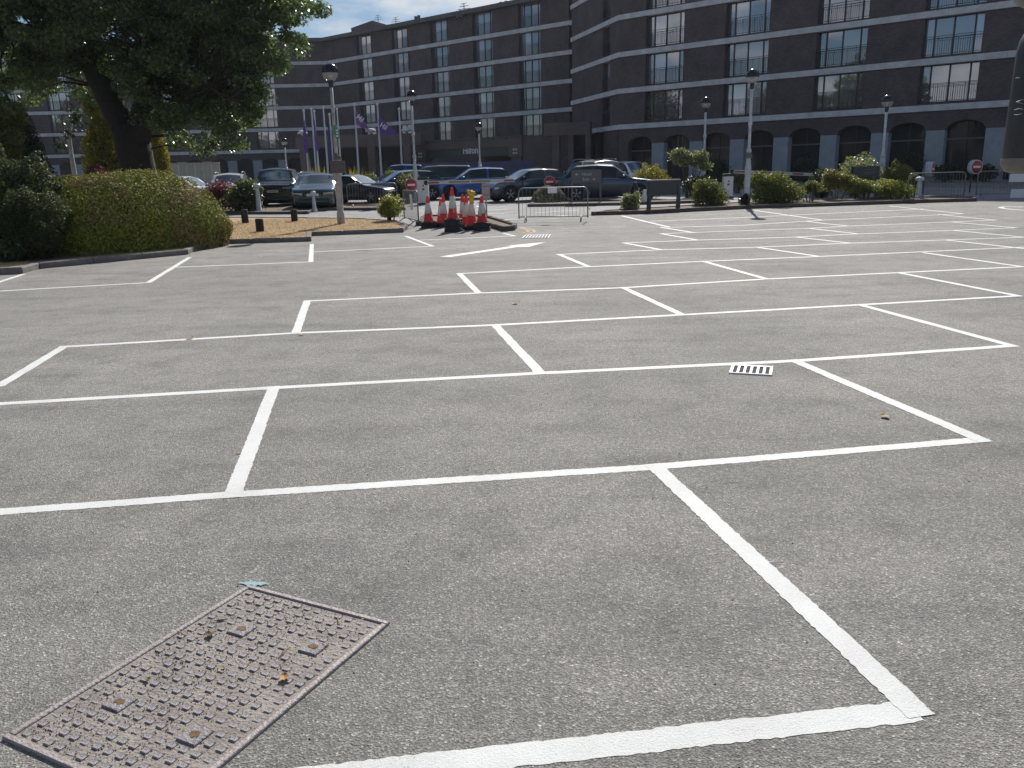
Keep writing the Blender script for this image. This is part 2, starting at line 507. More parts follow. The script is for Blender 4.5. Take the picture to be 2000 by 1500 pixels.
def carpaint(name, col, metal=0.35):
    return mat(name, col, 0.28, metal=metal, coat=1.0)


# ------------------------------------------------------------------ object helpers
class MB:
    """collects shapes; link() makes them ONE mesh object"""

    def __init__(s):
        s.v, s.f, s.sm = [], [], []

    def add(s, vs, fs, smooth=False):
        o = len(s.v)
        s.v += [tuple(q) for q in vs]
        s.f += [tuple(i + o for i in q) for q in fs]
        s.sm += [smooth] * len(fs)
        return s

    def hexa(s, p):
        return s.add(p, [(3, 2, 1, 0), (4, 5, 6, 7), (0, 1, 5, 4), (1, 2, 6, 5), (2, 3, 7, 6), (3, 0, 4, 7)])

    def box(s, x0, x1, y0, y1, z0, z1):
        return s.hexa([(x0, y0, z0), (x1, y0, z0), (x1, y1, z0), (x0, y1, z0), (x0, y0, z1), (x1, y0, z1), (x1, y1, z1), (x0, y1, z1)])

    def cbox(s, x0, x1, y0, y1, z0, z1, c=0.01):
        """box with its upper edges and corners chamfered"""
        xi0, xi1, yi0, yi1 = x0 + c, x1 - c, y0 + c, y1 - c
        vs = [(x0, y0, z0), (x1, y0, z0), (x1, y1, z0), (x0, y1, z0), (x0, y0, z1 - c), (x1, y0, z1 - c), (x1, y1, z1 - c), (x0, y1, z1 - c),
              (xi0, yi0, z1), (xi1, yi0, z1), (xi1, yi1, z1), (xi0, yi1, z1)]
        return s.add(vs, [(3, 2, 1, 0), (0, 1, 5, 4), (1, 2, 6, 5), (2, 3, 7, 6), (3, 0, 4, 7), (4, 5, 9, 8), (5, 6, 10, 9), (6, 7, 11, 10), (7, 4, 8, 11), (8, 9, 10, 11)])

    def prism(s, poly, z0, z1):
        n = len(poly)
        vs = [(p[0], p[1], z0) for p in poly] + [(p[0], p[1], z1) for p in poly]
        fs = [tuple(range(n - 1, -1, -1)), tuple(range(n, 2 * n))] + [(i, (i + 1) % n, n + (i + 1) % n, n + i) for i in range(n)]
        return s.add(vs, fs)

    def lathe(s, prof, seg=16, axis='z', c=(0, 0, 0), smooth=True):
        vs, fs = [], []
        for r, h in prof:
            for k in range(seg):
                a = 2 * PI * k / seg
                if axis == 'z':
                    vs.append((c[0] + r * math.cos(a), c[1] + r * math.sin(a), c[2] + h))
                elif axis == 'y':
                    vs.append((c[0] + r * math.cos(a), c[1] + h, c[2] + r * math.sin(a)))
                else:
                    vs.append((c[0] + h, c[1] + r * math.cos(a), c[2] + r * math.sin(a)))
        for i in range(len(prof) - 1):
            for k in range(seg):
                a, b = i * seg + k, i * seg + (k + 1) % seg
                fs.append((a, b, b + seg, a + seg))
        fs.append(tuple(range(seg - 1, -1, -1)))
        fs.append(tuple((len(prof) - 1) * seg + k for k in range(seg)))
        return s.add(vs, fs, smooth)

    def tube(s, pts, rad, seg=6, smooth=True):
        pts = [Vector(p) for p in pts]
        if not isinstance(rad, (list, tuple)):
            rad = [rad] * len(pts)
        vs, fs = [], []
        d0 = (pts[1] - pts[0]).normalized()
        up = Vector((0, 0, 1)) if abs(d0.z) < 0.9 else Vector((1, 0, 0))
        x = d0.cross(up).normalized()
        for i, p in enumerate(pts):
            d = (pts[min(i + 1, len(pts) - 1)] - pts[max(i - 1, 0)]).normalized()
            x = (x - d * x.dot(d)).normalized()
            y = d.cross(x)
            for k in range(seg):
                a = 2 * PI * k / seg
                vs.append(p + x * rad[i] * math.cos(a) + y * rad[i] * math.sin(a))
        for i in range(len(pts) - 1):
            for k in range(seg):
                a, b = i * seg + k, i * seg + (k + 1) % seg
                fs.append((a, b, b + seg, a + seg))
        fs.append(tuple(range(seg - 1, -1, -1)))
        fs.append(tuple((len(pts) - 1) * seg + k for k in range(seg)))
        return s.add(vs, fs, smooth)

    def link(s, name, mt, parent=None, loc=None, smooth=None):
        me = bpy.data.meshes.new(name)
        me.from_pydata(s.v, [], s.f)
        me.polygons.foreach_set('use_smooth', s.sm if smooth is None else [smooth] * len(s.f))
        me.materials.append(mt)
        me.update()
        return put(name, me, parent, loc)


def put(name, me, parent=None, loc=None, rz=None):
    o = bpy.data.objects.new(name, me)
    COL.objects.link(o)
    if parent is not None:
        o.parent = parent
    if loc is not None:
        o.location = loc
    if rz is not None:
        o.rotation_euler = (0, 0, rz)
    return o


def tag(o, label=None, cat=None, group=None, kind=None):
    if label:
        o['label'] = label
    if cat:
        o['category'] = cat
    if group:
        o['group'] = group
    if kind:
        o['kind'] = kind
    return o


def thing(name, label, cat, loc=(0, 0, 0), rz=0.0, group=None):
    o = bpy.data.objects.new(name, None)
    o.empty_display_size = 0.2
    COL.objects.link(o)
    o.location = loc
    o.rotation_euler = (0, 0, rz)
    return tag(o, label, cat, group)


def setting(name, loc=(0, 0, 0)):
    o = bpy.data.objects.new(name, None)
    COL.objects.link(o)
    o.location = loc
    o['kind'] = 'structure'
    return o


def copy_tree(o, parent=None):
    c = o.copy()
    COL.objects.link(c)
    if parent is not None:
        c.parent = parent
    for ch in [x for x in KIDS.get(o.name, [])]:
        copy_tree(ch, c)
    return c


KIDS = {}


def remember(root):
    """note a finished thing's children so that copies of it can be made"""
    for o in [root] + list(root.children_recursive):
        KIDS[o.name] = list(o.children)


def dup(root, loc, rz, label, group=None):
    c = copy_tree(root)
    c.location = loc
    c.rotation_euler = (0, 0, rz)
    c['label'] = label
    if group:
        c['group'] = group
    return c


def text_mesh(txt, size, depth=0.004, align='CENTER'):
    cu = bpy.data.curves.new('text', 'FONT')
    cu.body = txt
    cu.size = size
    cu.align_x = align
    cu.align_y = 'CENTER'
    cu.extrude = depth / 2
    cu.resolution_u = 3
    o = bpy.data.objects.new('text', cu)
    COL.objects.link(o)
    dg = bpy.context.evaluated_depsgraph_get()
    dg.update()
    me = bpy.data.meshes.new_from_object(o.evaluated_get(dg))
    bpy.data.objects.remove(o)
    bpy.data.curves.remove(cu)
    return me


def text_on(name, txt, size, mt, parent, loc, rot, sx=1.0, depth=0.004):
    me = text_mesh(txt, size, depth)
    me.materials.clear()
    me.materials.append(mt)
    o = put(name, me, parent, loc)
    o.rotation_euler = rot
    o.scale = (sx, 1, 1)
    return o


# ------------------------------------------------------------------ foliage
def quads_object(name, V, mt, parent=None, loc=None):
    n = len(V) // 4
    me = bpy.data.meshes.new(name)
    me.vertices.add(n * 4)
    me.vertices.foreach_set('co', V.astype(np.float32).ravel())
    me.loops.add(n * 4)
    me.loops.foreach_set('vertex_index', np.arange(n * 4, dtype=np.int32))
    me.polygons.add(n)
    me.polygons.foreach_set('loop_start', np.arange(0, n * 4, 4, dtype=np.int32))
    me.polygons.foreach_set('loop_total', np.full(n, 4, dtype=np.int32))
    me.materials.append(mt)
    me.update(calc_edges=True)
    return put(name, me, parent, loc)


def unit(a):
    return a / np.maximum(np.linalg.norm(a, axis=1, keepdims=True), 1e-9)


def leaf_quads(P, N, size, rng, aspect=0.55, spread=0.9, droop=0.0):
    n = len(P)
    nn = unit(N + rng.normal(size=(n, 3)) * spread)
    t = rng.normal(size=(n, 3))
    t[:, 2] -= droop
    t = unit(t - nn * np.sum(t * nn, 1, keepdims=True))
    b = np.cross(nn, t)
    s = (size * rng.uniform(0.6, 1.3, n))[:, None]
    fold = nn * s * 0.12
    V = np.empty((n, 4, 3))
    V[:, 0] = P - t * s * 0.5
    V[:, 1] = P + b * s * aspect * 0.5 + fold + t * s * 0.05
    V[:, 2] = P + t * s * 0.5
    V[:, 3] = P - b * s * aspect * 0.5 + fold + t * s * 0.05
    return V.reshape(-1, 3)


def blob_points(blobs, n, rng, shell=0.45, lump=0.18, cut=None):
    """points near the skin of a union of lumpy ellipsoids: (cx,cy,cz,rx,ry,rz)"""
    B = np.array(blobs, float)
    w = (B[:, 3] * B[:, 4] + B[:, 3] * B[:, 5] + B[:, 4] * B[:, 5])
    idx = rng.choice(len(B), n, p=w / w.sum())
    d = unit(rng.normal(size=(n, 3)))
    ph = rng.uniform(0, 6.28, (len(B), 6))[idx]
    lumps = (np.sin(d[:, 0] * 5 + ph[:, 0]) * np.sin(d[:, 1] * 5 + ph[:, 1]) + np.sin(d[:, 2] * 7 + ph[:, 2]) * np.sin(d[:, 0] * 9 + ph[:, 3])) * lump
    r = (1 - shell * rng.random(n) ** 1.6) * (1 + lumps)
    P = B[idx, :3] + d * B[idx, 3:] * r[:, None]
    N = unit(d / B[idx, 3:])
    if cut is not None:
        k = P[:, 2] > cut
        P, N = P[k], N[k]
    return P, N


DENSE = 2.3


def shrub(name, label, cat, loc, blobs, mt, n, size, seed, group=None, stems=None, aspect=0.55, shell=0.5, lump=0.18, spread=0.8, cut=0.03, leafname='foliage'):
    rng = np.random.default_rng(seed)
    root = thing(name, label, cat, loc, 0, group)
    P, N = blob_points(blobs, int(n * DENSE), rng, shell, lump, cut)
    quads_object(leafname, leaf_quads(P, N, size, rng, aspect, spread), mt, root)
    mb = MB()
    r0 = random.Random(seed)
    B = blobs
    for k in range(stems if stems is not None else 4):
        b = B[k % len(B)]
        tip = Vector((b[0] + r0.uniform(-.6, .6) * b[3], b[1] + r0.uniform(-.6, .6) * b[4], b[2] + r0.uniform(-.1, .5) * b[5]))
        ft = Vector((tip.x * 0.25 + r0.uniform(-.05, .05), tip.y * 0.25 + r0.uniform(-.05, .05), -0.02))
        mid = ft.lerp(tip, 0.5) + Vector((r0.uniform(-.05, .05), r0.uniform(-.05, .05), 0))
        mb.tube([ft, mid, tip], [0.028, 0.02, 0.008], 5)
    if mb.v:
        mb.link('stem', M['twig'], root)
    return root


def px_shrub(name, label, cx, yb, wpx, ytop, mt, n, size, seed, D=None, form='ball', stems=4, group=None, cat='shrub', **kw):
    """shrub standing where the photo shows its foot, as wide and tall as it looks there"""
    p = G(cx, yb) if D is None else base(cx, D)
    w = wpx / FPX * p.y
    h = max(0.25, at(cx, ytop, p.y).z - p.z)
    r = w / 2
    rr = random.Random(seed)
    if form == 'ball':
        blobs = [(0, 0, h * 0.52, r * .95, r * .9, h * 0.5)]
        blobs += [(rr.uniform(-.45, .45) * r, rr.uniform(-.4, .4) * r, h * rr.uniform(.45, .75), r * .5, r * .5, h * .27) for _ in range(4)]
    elif form == 'mound':
        blobs = [(0, 0, h * 0.3, r * .8, r * .8, h * 0.5)]
        blobs += [(rr.uniform(-.62, .62) * r, rr.uniform(-.5, .5) * r, h * rr.uniform(.25, .72), r * .38, r * .38, h * .25) for _ in range(9)]
    elif form == 'topiary':
        blobs = [(0, 0, h * 0.60, r, r, h * 0.40), (0, 0, h * .35, r * .9, r * .85, h * .34)]
    elif form == 'tree':
        blobs = [(rr.uniform(-.6, .6) * r, rr.uniform(-.5, .5) * r, h * rr.uniform(.45, .82), r * .45, r * .45, h * .2) for _ in range(9)]
    elif form == 'dome':
        blobs = [(0, 0, 0.0, r, r, h)]
    return shrub(name, label, cat, p, blobs, mt, n, size, seed, group, stems, **kw)


# ================================================================== GROUND
hzm = bpy.data.materials.new('glare_veil_air')  # thin volume added to imitate veiling lens glare, not real mist
hzm.use_nodes = True
hzm.node_tree.nodes.clear()
hv_ = hzm.node_tree.nodes.new('ShaderNodeVolumePrincipled')
hv_.inputs['Color'].default_value = (0.86, 0.91, 1.0, 1)
hv_.inputs['Density'].default_value = 0.00016
hv_.inputs['Anisotropy'].default_value = 0.25
ho_ = hzm.node_tree.nodes.new('ShaderNodeOutputMaterial')
hzm.node_tree.links.new(hv_.outputs[0], ho_.inputs['Volume'])
tag(MB().box(-520, 520, -310, 910, -1.0, 34).link('glare_veil', hzm), kind='stuff')
gm = MB()
XW = 500
ys = [-300, YA, YB, 900]
for i in range(3):
    y0, y1 = ys[i], ys[i + 1]
    gm.add([(-XW, y0, gz(y0)), (XW, y0, gz(y0)), (XW, y1, gz(y1)), (-XW, y1, gz(y1))], [(0, 1, 2, 3)])
ground = gm.link('car_park_ground', M['asphalt'])
ground['kind'] = 'structure'


def sheet(poly, lift):
    """flat outline cut where the ground's slope changes, laid lift metres above it"""
    bm = bmesh.new()
    vs_ = [bm.verts.new((p[0], p[1], 0)) for p in poly]
    bm.faces.new(vs_)
    for yc in (YA, YB):
        bmesh.ops.bisect_plane(bm, geom=bm.verts[:] + bm.edges[:] + bm.faces[:], plane_co=(0, yc, 0), plane_no=(0, 1, 0))
    bm.normal_update()
    for f in bm.faces:
        if f.normal.z < 0:
            f.normal_flip()
    for v in bm.verts:
        v.co.z = gz(v.co.y) + lift
    return bm


def sheet_obj(name, poly, lift, mt, parent=None):
    bm = sheet(poly, lift)
    me = bpy.data.meshes.new(name)
    bm.to_mesh(me)
    bm.free()
    me.materials.append(mt)
    return put(name, me, parent)


road_poly = [G(*p) for p in ((-300, 428), (440, 429), (795, 438), (1010, 430), (1150, 420), (1500, 399), (1905, 390), (2200, 380), (2200, 366), (1000, 372), (-300, 385))]
sheet_obj('access_road', road_poly, 0.004, M['road'])['kind'] = 'structure'

# ------------------------------------------------------------------ painted bay lines (each stroke a piece with its own ragged edge)
marks = setting('bay_markings')
rl = random.Random(3)


def stroke(a, b, w=0.10, mt='line', lift=0.004, name='painted_line', jag=0.004, parent=marks):
    a, b = Vector(a), Vector(b)
    d = Vector((b.x - a.x, b.y - a.y, 0))
    n = max(2, int(d.length / 0.018)) if min(a.y, b.y) < 6 else max(2, int(d.length / 0.10))
    n = min(n, 420)
    d.normalize()
    q = Vector((-d.y, d.x, 0))
    Lp, Rp = [], []
    wob = 0
    for i in range(n + 1):
        p = a.lerp(b, i / n)
        p.z = gz(p.y)
        wob = wob * 0.93 + rl.uniform(-jag, jag) * .18
        e1, e2 = rl.uniform(-jag, jag), rl.uniform(-jag, jag)
        Lp.append(p + q * (w / 2 + wob + e1))
        Rp.append(p - q * (w / 2 - wob + e2))
    vs_, fs = [], []
    for l_, r_ in zip(Lp, Rp):
        l_.z = gz(l_.y) + lift
        r_.z = gz(r_.y) + lift
        vs_ += [l_, r_]
    for i in range(n):
        fs.append((2 * i, 2 * i + 1, 2 * i + 3, 2 * i + 2))
    mb = MB().add(vs_, fs)
    return mb.link(name, M[mt], parent)


long_lines = [[(560, 1526), (1786, 1388)], [(-160, 1012), (455, 966), (1280, 912), (1915, 859)], [(-140, 797), (535, 757.5), (1055, 729), (1552, 705), (1976, 675.5)],
              [(125, 677.5), (578, 650.5), (967, 635), (1332, 615), (1988, 578)], [(600, 588), (935, 572.5), (1217, 562), (1497, 545), (1996, 521)],
              [(897, 534.5), (1150, 521), (1374, 510.5), (1600, 501), (2060, 480)], [(1092, 497), (1288, 488), (1478, 483), (1660, 475), (2000, 463.5)],
              [(1218, 474.5), (1362, 469), (1554, 463), (1676, 457), (1984, 445)], [(1291, 456.5), (1354, 454), (1580, 446), (1656, 441.6), (1944, 430)],
              [(1308, 444), (1450, 440), (1574, 432), (1606, 430), (1880, 417.6)], [(1272, 432), (1450, 425), (1530, 421), (1804, 408)],
              [(0, 568.5), (290, 552)], [(343, 522), (607, 511.5)], [(612, 492), (845, 481)], [(820, 469), (1005, 461)]]
short_lines = [((1280, 912), (1781, 1381)), ((1552, 705), (1915, 859)), ((1684, 596.5), (1976, 675.5)), ((1758, 533.5), (1988, 578)), ((1806, 494), (1996, 521)),
               ((1848, 469), (2030, 489)), ((1862, 450), (2000, 463.5)), ((1858, 433.6), (1984, 445)), ((1834, 419), (1944, 430)), ((1738, 402.5), (1880, 417.6)),
               ((535, 757.5), (455, 966)), ((967, 635), (1055, 729)), ((1217, 562), (1332, 615)), ((1374, 510.5), (1497, 545)), ((1478, 483), (1600, 501)),
               ((1554, 463), (1660, 475)), ((1580, 446), (1676, 457)), ((1574, 432), (1656, 441.6)), ((1474, 411), (1606, 430)),
               ((125, 677.5), (0, 753)), ((600, 588), (578, 650.5)), ((897, 534.5), (935, 572.5)), ((1092, 497), (1150, 521)), ((1218, 474.5), (1292, 488)),
               ((1291, 456.5), (1362, 469)), ((1291, 444), (1355, 454.5)), ((1215, 421.7), (1308, 444)),
               ((370, 503), (290, 552)), ((45, 536), (-20, 557)), ((609, 477), (607, 511.5)), ((793, 461.5), (845, 481)), ((984, 456), (1005, 461))]
k = 0
for pl in long_lines:
    pts = [G(*p) for p in pl]
    for a, b in zip(pts, pts[1:]):
        stroke(a, b, 0.095 if a.y > 4 else 0.103, lift=0.0015)
for a, b in short_lines:
    a, b = G(*a), G(*b)
    e = (b - a).normalized() * 0.05
    stroke(a - e, b + e, 0.098, lift=0.0027)
am = setting('arrow_marking')
sheet_obj('painted_arrow', [G(*p) for p in ((858, 501.6), (878, 502.6), (1011, 482.8), (1033, 482.6), (1066, 473), (1011, 478.2), (989, 480.8), (1000, 481.0))], 0.004, M['line'], am)
for y_, off in ((0, 0), (1, 0.22)):
    pts = [G(*p) for p in (((1016, 444), (1042, 449.5), (1045, 453.5), (1028, 457.5), (996, 459)) if y_ == 0 else ((1013, 445), (1030, 450), (1032, 453), (1020, 455.5), (1000, 456.5)))]
    for a, b in zip(pts, pts[1:]):
        stroke(a, b, 0.07, 'yellow', 0.005 + 0.003 * y_, 'yellow_line', 0.003, am)
stroke(G(690, 512), G(1200, 463), 0.03, 'oldline', 0.003, 'worn_line', 0.01, am)
for a, b in (((985, 430), (1010, 429.5)), ((1050, 429), (1090, 427.5)), ((930, 402), (938, 405)), ((1045, 416), (1130, 411)), ((900, 414), (990, 409)), ((880, 419), (985, 417))):
    stroke(G(*a), G(*b), 0.12, 'line', 0.0085, 'painted_dash', 0.003, am)
# white ring at the right edge of the car park
rc = G(2010, 408)
ring = []
for i in range(28):
    a = 2 * PI * i / 28
    ring.append((rc.x + 0.62 * math.cos(a), rc.y + 1.25 * math.sin(a)))
for a, b in zip(ring, ring[1:] + ring[:1]):
    a, b = Vector((*a, 0)), Vector((*b, 0))
    e = (b - a) * 0.08
    stroke(a, b - e, 0.16, 'line', 0.004, 'painted_ring', 0.002, am)

# ------------------------------------------------------------------ kerbs and beds
_kerbmesh = {}


def kerb_run(pts, parent, mt='kerb', h=0.12, w=0.13, closed=False):
    """row of kerb stones along a polyline, each stone its own piece, joints open"""
    pts = [Vector(p) for p in pts]
    if closed:
        pts.append(pts[0])
    for a, b in zip(pts, pts[1:]):
        d = b - a
        ln = Vector((d.x, d.y, 0)).length
        n = max(1, round(ln / 0.91))
        step = ln / n
        key = (round(step, 2), h, w, mt)
        if key not in _kerbmesh:
            mb = MB().cbox(0.006, step - 0.006, -w, 0, -0.15, h, 0.018)
            me = bpy.data.meshes.new('kerb_stone')
            me.from_pydata(mb.v, [], mb.f)
            me.materials.append(M[mt])
            _kerbmesh[key] = me
        rz = math.atan2(d.y, d.x)
        for i in range(n):
            p = a.lerp(b, i / n)
            o = put('kerb_stone', _kerbmesh[key], parent, (p.x, p.y, gz(p.y) + rl.uniform(-.004, .004)), rz + rl.uniform(-.004, .004))


verge = setting('grass_verge')
vp = [(-160, 545), (45, 534.5), (78, 525), (368, 497), (392, 485), (432, 477), (608, 471.5), (609, 461), (788, 454), (797, 446), (774, 437), (690, 432), (446, 429.5), (200, 440), (-160, 448)]
vpts = [G(*p) for p in vp]
sheet_obj('dry_turf', vpts, 0.10, M['grass'], verge)
kerb_run(list(reversed(vpts[:11])), verge, 'kerb')
kerb_run(list(reversed(vpts[10:13])), verge, 'kerb_dark')
# soil under the hedge
hp = [G(*p) for p in ((60, 522), (380, 488), (432, 468), (300, 455), (0, 470))]
sheet_obj('hedge_soil', hp, 0.105, M['soil'], verge)

nose = setting('planting_bed')
np_ = [G(*p) for p in ((812, 441), (952, 443), (984, 452.5), (1006, 450), (1010, 446), (953, 428.5), (900, 425), (825, 428))]
sheet_obj('bed_soil', np_, 0.09, M['soil'], nose)
kerb_run(list(reversed(np_)), nose, 'kerb_dark', 0.15, closed=True)

rbed = setting('long_planting_bed')
rb_ = [G(*p) for p in ((1155, 421), (1265, 418), (1380, 412), (1460, 408), (1640, 402), (1800, 396.5), (1907, 393.5), (1905, 390.5), (1800, 389.5), (1640, 393.5), (1460, 399.5), (1380, 404.5), (1265, 411.5), (1180, 417))]
sheet_obj('bed_soil', rb_, 0.10, M['soil'], rbed)
kerb_run(list(reversed(rb_)), rbed, 'kerb_dark', 0.13, closed=True)

lbed = setting('left_island_bed')
lb_ = [G(*p) for p in ((300, 421), (446, 419.5), (601, 418.5), (615, 413), (650, 411.5), (790, 411), (790, 406.5), (600, 404.5), (446, 406), (300, 408))]
sheet_obj('bed_soil', lb_, 0.09, M['soil'], lbed)
kerb_run(list(reversed(lb_)), lbed, 'kerb_dark', 0.12, closed=True)

hbed = setting('hotel_island_bed')
hb_ = [G(*p) for p in ((1030, 404.5), (1212, 401.5), (1395, 396), (1395, 392.5), (1212, 396.5), (1040, 398.5))]
sheet_obj('bed_soil', hb_, 0.09, M['soil'], hbed)
kerb_run(list(reversed(hb_)), hbed, 'kerb_dark', 0.12, closed=True)

# dry grass blades and litter on the verge
rng = np.random.default_rng(5)
tx = []
poly = [(p.x, p.y) for p in vpts]


def inside(x, y, pl):
    c = False
    j = len(pl) - 1
    for i in range(len(pl)):
        if (pl[i][1] > y) != (pl[j][1] > y) and x < (pl[j][0] - pl[i][0]) * (y - pl[i][1]) / (pl[j][1] - pl[i][1]) + pl[i][0]:
            c = not c
        j = i
    return c


while len(tx) < 20000:
    x, y = rng.uniform(-9.5, -3.0), rng.uniform(21, 30)
    if inside(x, y, poly):
        tx.append((x, y, gz(y) + 0.115))
tx = np.array(tx)
NN = np.tile(np.array([[0.0, -0.6, 0.3]]), (len(tx), 1))
tag(quads_object('dry_grass_blades', leaf_quads(tx, NN, 0.042, rng, 0.22, 0.7), M['blade'], verge), kind='stuff')

# ================================================================== HOTEL
hotel = thing('hotel_building', 'dark brown brick hotel with pale concrete floor bands, railed windows and ground floor arches', 'hotel', (9.33, 71.1, gz(70)))
HL = Vector(hotel.location)
Z0, ST = 5.1, 2.8
dB = Vector((0.74378, -0.66842, 0))
mB = Vector((18.997, 62.414, 0))
cor = mB + dB * -13.0
dA = Vector((0.2537, -0.9673, 0))
a0 = cor - dA * 11.7
bEnd = mB + dB * 29.0
dC = Vector((0.75349, -0.65746, 0))
mC = Vector((-9.412, 104.552, 0))
cd = mC + dC * -19.0
cEnd = mC + dC * 26.5
dEnd = cd + Vector((-56, -1.3, 0))


class Wall:
    """straight wall: s along it, d outwards, z up (world)"""

    def __init__(s, o, u):
        s.o, s.u = o, u.normalized()
        s.n = Vector((s.u.y, -s.u.x, 0))
        s.rz = math.atan2(s.u.y, s.u.x)

    def p(s, t, d, z):
        q = s.o + s.u * t + s.n * d
        return Vector((q.x, q.y, z)) - HL

    def box(s, mb, s0, s1, d0, d1, z0, z1):
        mb.hexa([s.p(s0, d1, z0), s.p(s1, d1, z0), s.p(s1, d0, z0), s.p(s0, d0, z0), s.p(s0, d1, z1), s.p(s1, d1, z1), s.p(s1, d0, z1), s.p(s0, d0, z1)])


WB, WC = Wall(mB, dB), Wall(mC, dC)
WA = Wall(a0, dA)
WD = Wall(dEnd, cd - dEnd)
LD = (cd - dEnd).length


def chain(pts, d0, d1, z0, z1, name, mt, plen=3.43, gap=0.012):
    """mitred course along a polyline, cut into panels"""
    n = len(pts)
    nrm = []
    for i in range(n - 1):
        u = (pts[i + 1] - pts[i]).normalized()
        nrm.append(Vector((u.y, -u.x, 0)))
    off = []
    for i in range(n):
        if i in (0, n - 1):
            off.append(nrm[min(i, n - 2)])
        else:
            b = (nrm[i - 1] + nrm[i]).normalized()
            off.append(b / b.dot(nrm[i]))
    for i in range(n - 1):
        a, b = pts[i], pts[i + 1]
        u = (b - a).normalized()
        ln = (b - a).length
        k_ = max(1, round(ln / plen))
        for j in range(k_):
            ts = (ln * j / k_ + (gap if j else 0), ln * (j + 1) / k_)
            q = []
            for t_, en in ((ts[0], j == 0 and 'a'), (ts[1], j == k_ - 1 and 'b')):
                o_ = off[i] if en == 'a' else off[i + 1] if en == 'b' else nrm[i]
                bp_ = a + u * t_
                q.append((bp_ + o_ * d0, bp_ + o_ * d1))
            mb = MB()
            f = lambda v, z: Vector((v.x, v.y, z)) - HL
            mb.hexa([f(q[0][1], z0), f(q[1][1], z0), f(q[1][0], z0), f(q[0][0], z0), f(q[0][1], z1), f(q[1][1], z1), f(q[1][0], z1), f(q[0][0], z1)])
            mb.link(name, mt, hotel)


# window kit, shared mesh data
def window_meshes(w, h, cuts):
    fr = MB()
    for x in [-w / 2] + cuts + [w / 2]:
        wd = 0.045 if abs(x) < w / 2 - 0.01 else 0.04
        fr.box(x - wd, x + wd, 0.0, 0.10, 0.0, h)
    xs = [-w / 2] + cuts + [w / 2]
    for a, b in zip(xs, xs[1:]):
        fr.box(a + 0.045, b - 0.045, 0.01, 0.09, h - 0.07, h - 0.002)
        fr.box(a + 0.045, b - 0.045, 0.01, 0.09, 0.002, 0.08)
    panes = []
    for a, b in zip(xs, xs[1:]):
        panes.append(((a + b) / 2, MB().box(-(b - a) / 2 + 0.046, (b - a) / 2 - 0.046, 0.0, 0.02, 0.081, h - 0.071)))
    rl_ = MB()
    rl_.box(-w / 2, w / 2, -0.018, 0.018, 1.155, 1.185)
    rl_.box(-w / 2, w / 2, -0.015, 0.015, 1.01, 1.035)
    rl_.box(-w / 2, w / 2, -0.015, 0.015, 0.10, 0.13)
    nb = int(w / 0.13)
    for i in range(nb + 1):
        x = -w / 2 + w * i / nb
        t_ = 0.016 if i % 7 == 0 else 0.0065
        rl_.box(x - t_, x + t_, -0.009, 0.009, 0.0 if i % 7 == 0 else 0.131, 1.149 if i % 7 == 0 else 1.009)

    def me(mb, nm, mt):
        m_ = bpy.data.meshes.new(nm)
        m_.from_pydata(mb.v, [], mb.f)
        m_.materials.append(mt)
        return m_
    return me(fr, 'window', M['frame']), [(c, me(q, 'pane', M['pane'])) for c, q in panes], me(rl_, 'balcony_rail', M['rail'])


WH = ST - 0.38 - 0.10
KIT_B = window_meshes(3.4, WH, [-1.14, -0.04, 1.15])
KIT_C = window_meshes(3.0, WH, [-0.95, 0.0, 0.95])
KIT_A = window_meshes(1.7, WH, [0.1])


def window(wall, s, z, kit, split=True, depth=0.42):
    fr, panes, rl_ = kit
    o = put('window', fr, hotel, wall.p(s, -depth + 0.05, z), wall.rz)
    # local +y runs into the building
    for c, me in panes:
        p_ = put('pane', me, o, (c, 0.05, 0.0))
        p_.rotation_euler = (random.uniform(-.006, .006), 0, random.uniform(-.008, .008))
    put('balcony_rail', rl_, o, (0, -depth + 0.02, 0.0))
    return o


def storey_walls(wall, s0, s1, wins, ww, z0, z1, mb, depth=0.42, back=0.6):
    """brick piers between the windows of one storey, and the dark room wall behind"""
    edges = [s0]
    for c in wins:
        edges += [c - ww / 2, c + ww / 2]
    edges.append(s1)
    for i in range(0, len(edges), 2):
        if edges[i + 1] - edges[i] > 0.02:
            wall.box(mb, edges[i], edges[i + 1], -depth - 0.02, 0.0, z0, z1)


sB = [-8.78 + 6.87 * i for i in range(6)]
sC = [-11.1 + 6.8 * i for i in range(6)]
sD = [LD - 8.7 - 6.85 * i for i in range(7)]
rightbrick, leftbrick, room = MB(), MB(), MB()
for k in range(5):
    zb, zt = Z0 + ST * k, Z0 + ST * k + ST - 0.38
    storey_walls(WB, -13.0, 29.0, sB, 3.4, zb, zt, rightbrick)
    storey_walls(WA, 0.0, 11.7, [8.9], 1.7, zb, zt, rightbrick)
    WB.box(rightbrick, -13.0, 29.0, -0.44, 0.0, zb, zb + 0.10) if False else None
    for s in sB:
        window(WB, s, zb + 0.10, KIT_B)
        WB.box(rightbrick, s - 1.7, s + 1.7, -0.40, -0.02, zb, zb + 0.098)
    window(WA, 8.9, zb + 0.10, KIT_A)
    WA.box(rightbrick, 8.05, 9.75, -0.40, -0.02, zb, zb + 0.098)
for k in range(0, 5):
    zb, zt = Z0 + ST * k, Z0 + ST * k + ST - 0.38
    storey_walls(WC, -19.0, 26.5, sC, 3.0, zb, zt, leftbrick)
    storey_walls(WD, 0.0, LD, sorted(sD), 3.0, zb, zt, leftbrick)
    for s in sC:
        window(WC, s, zb + 0.10, KIT_C)
        WC.box(leftbrick, s - 1.5, s + 1.5, -0.40, -0.02, zb, zb + 0.098)
    for s in sD:
        window(WD, s, zb + 0.10, KIT_C)
        WD.box(leftbrick, s - 1.5, s + 1.5, -0.40, -0.02, zb, zb + 0.098)
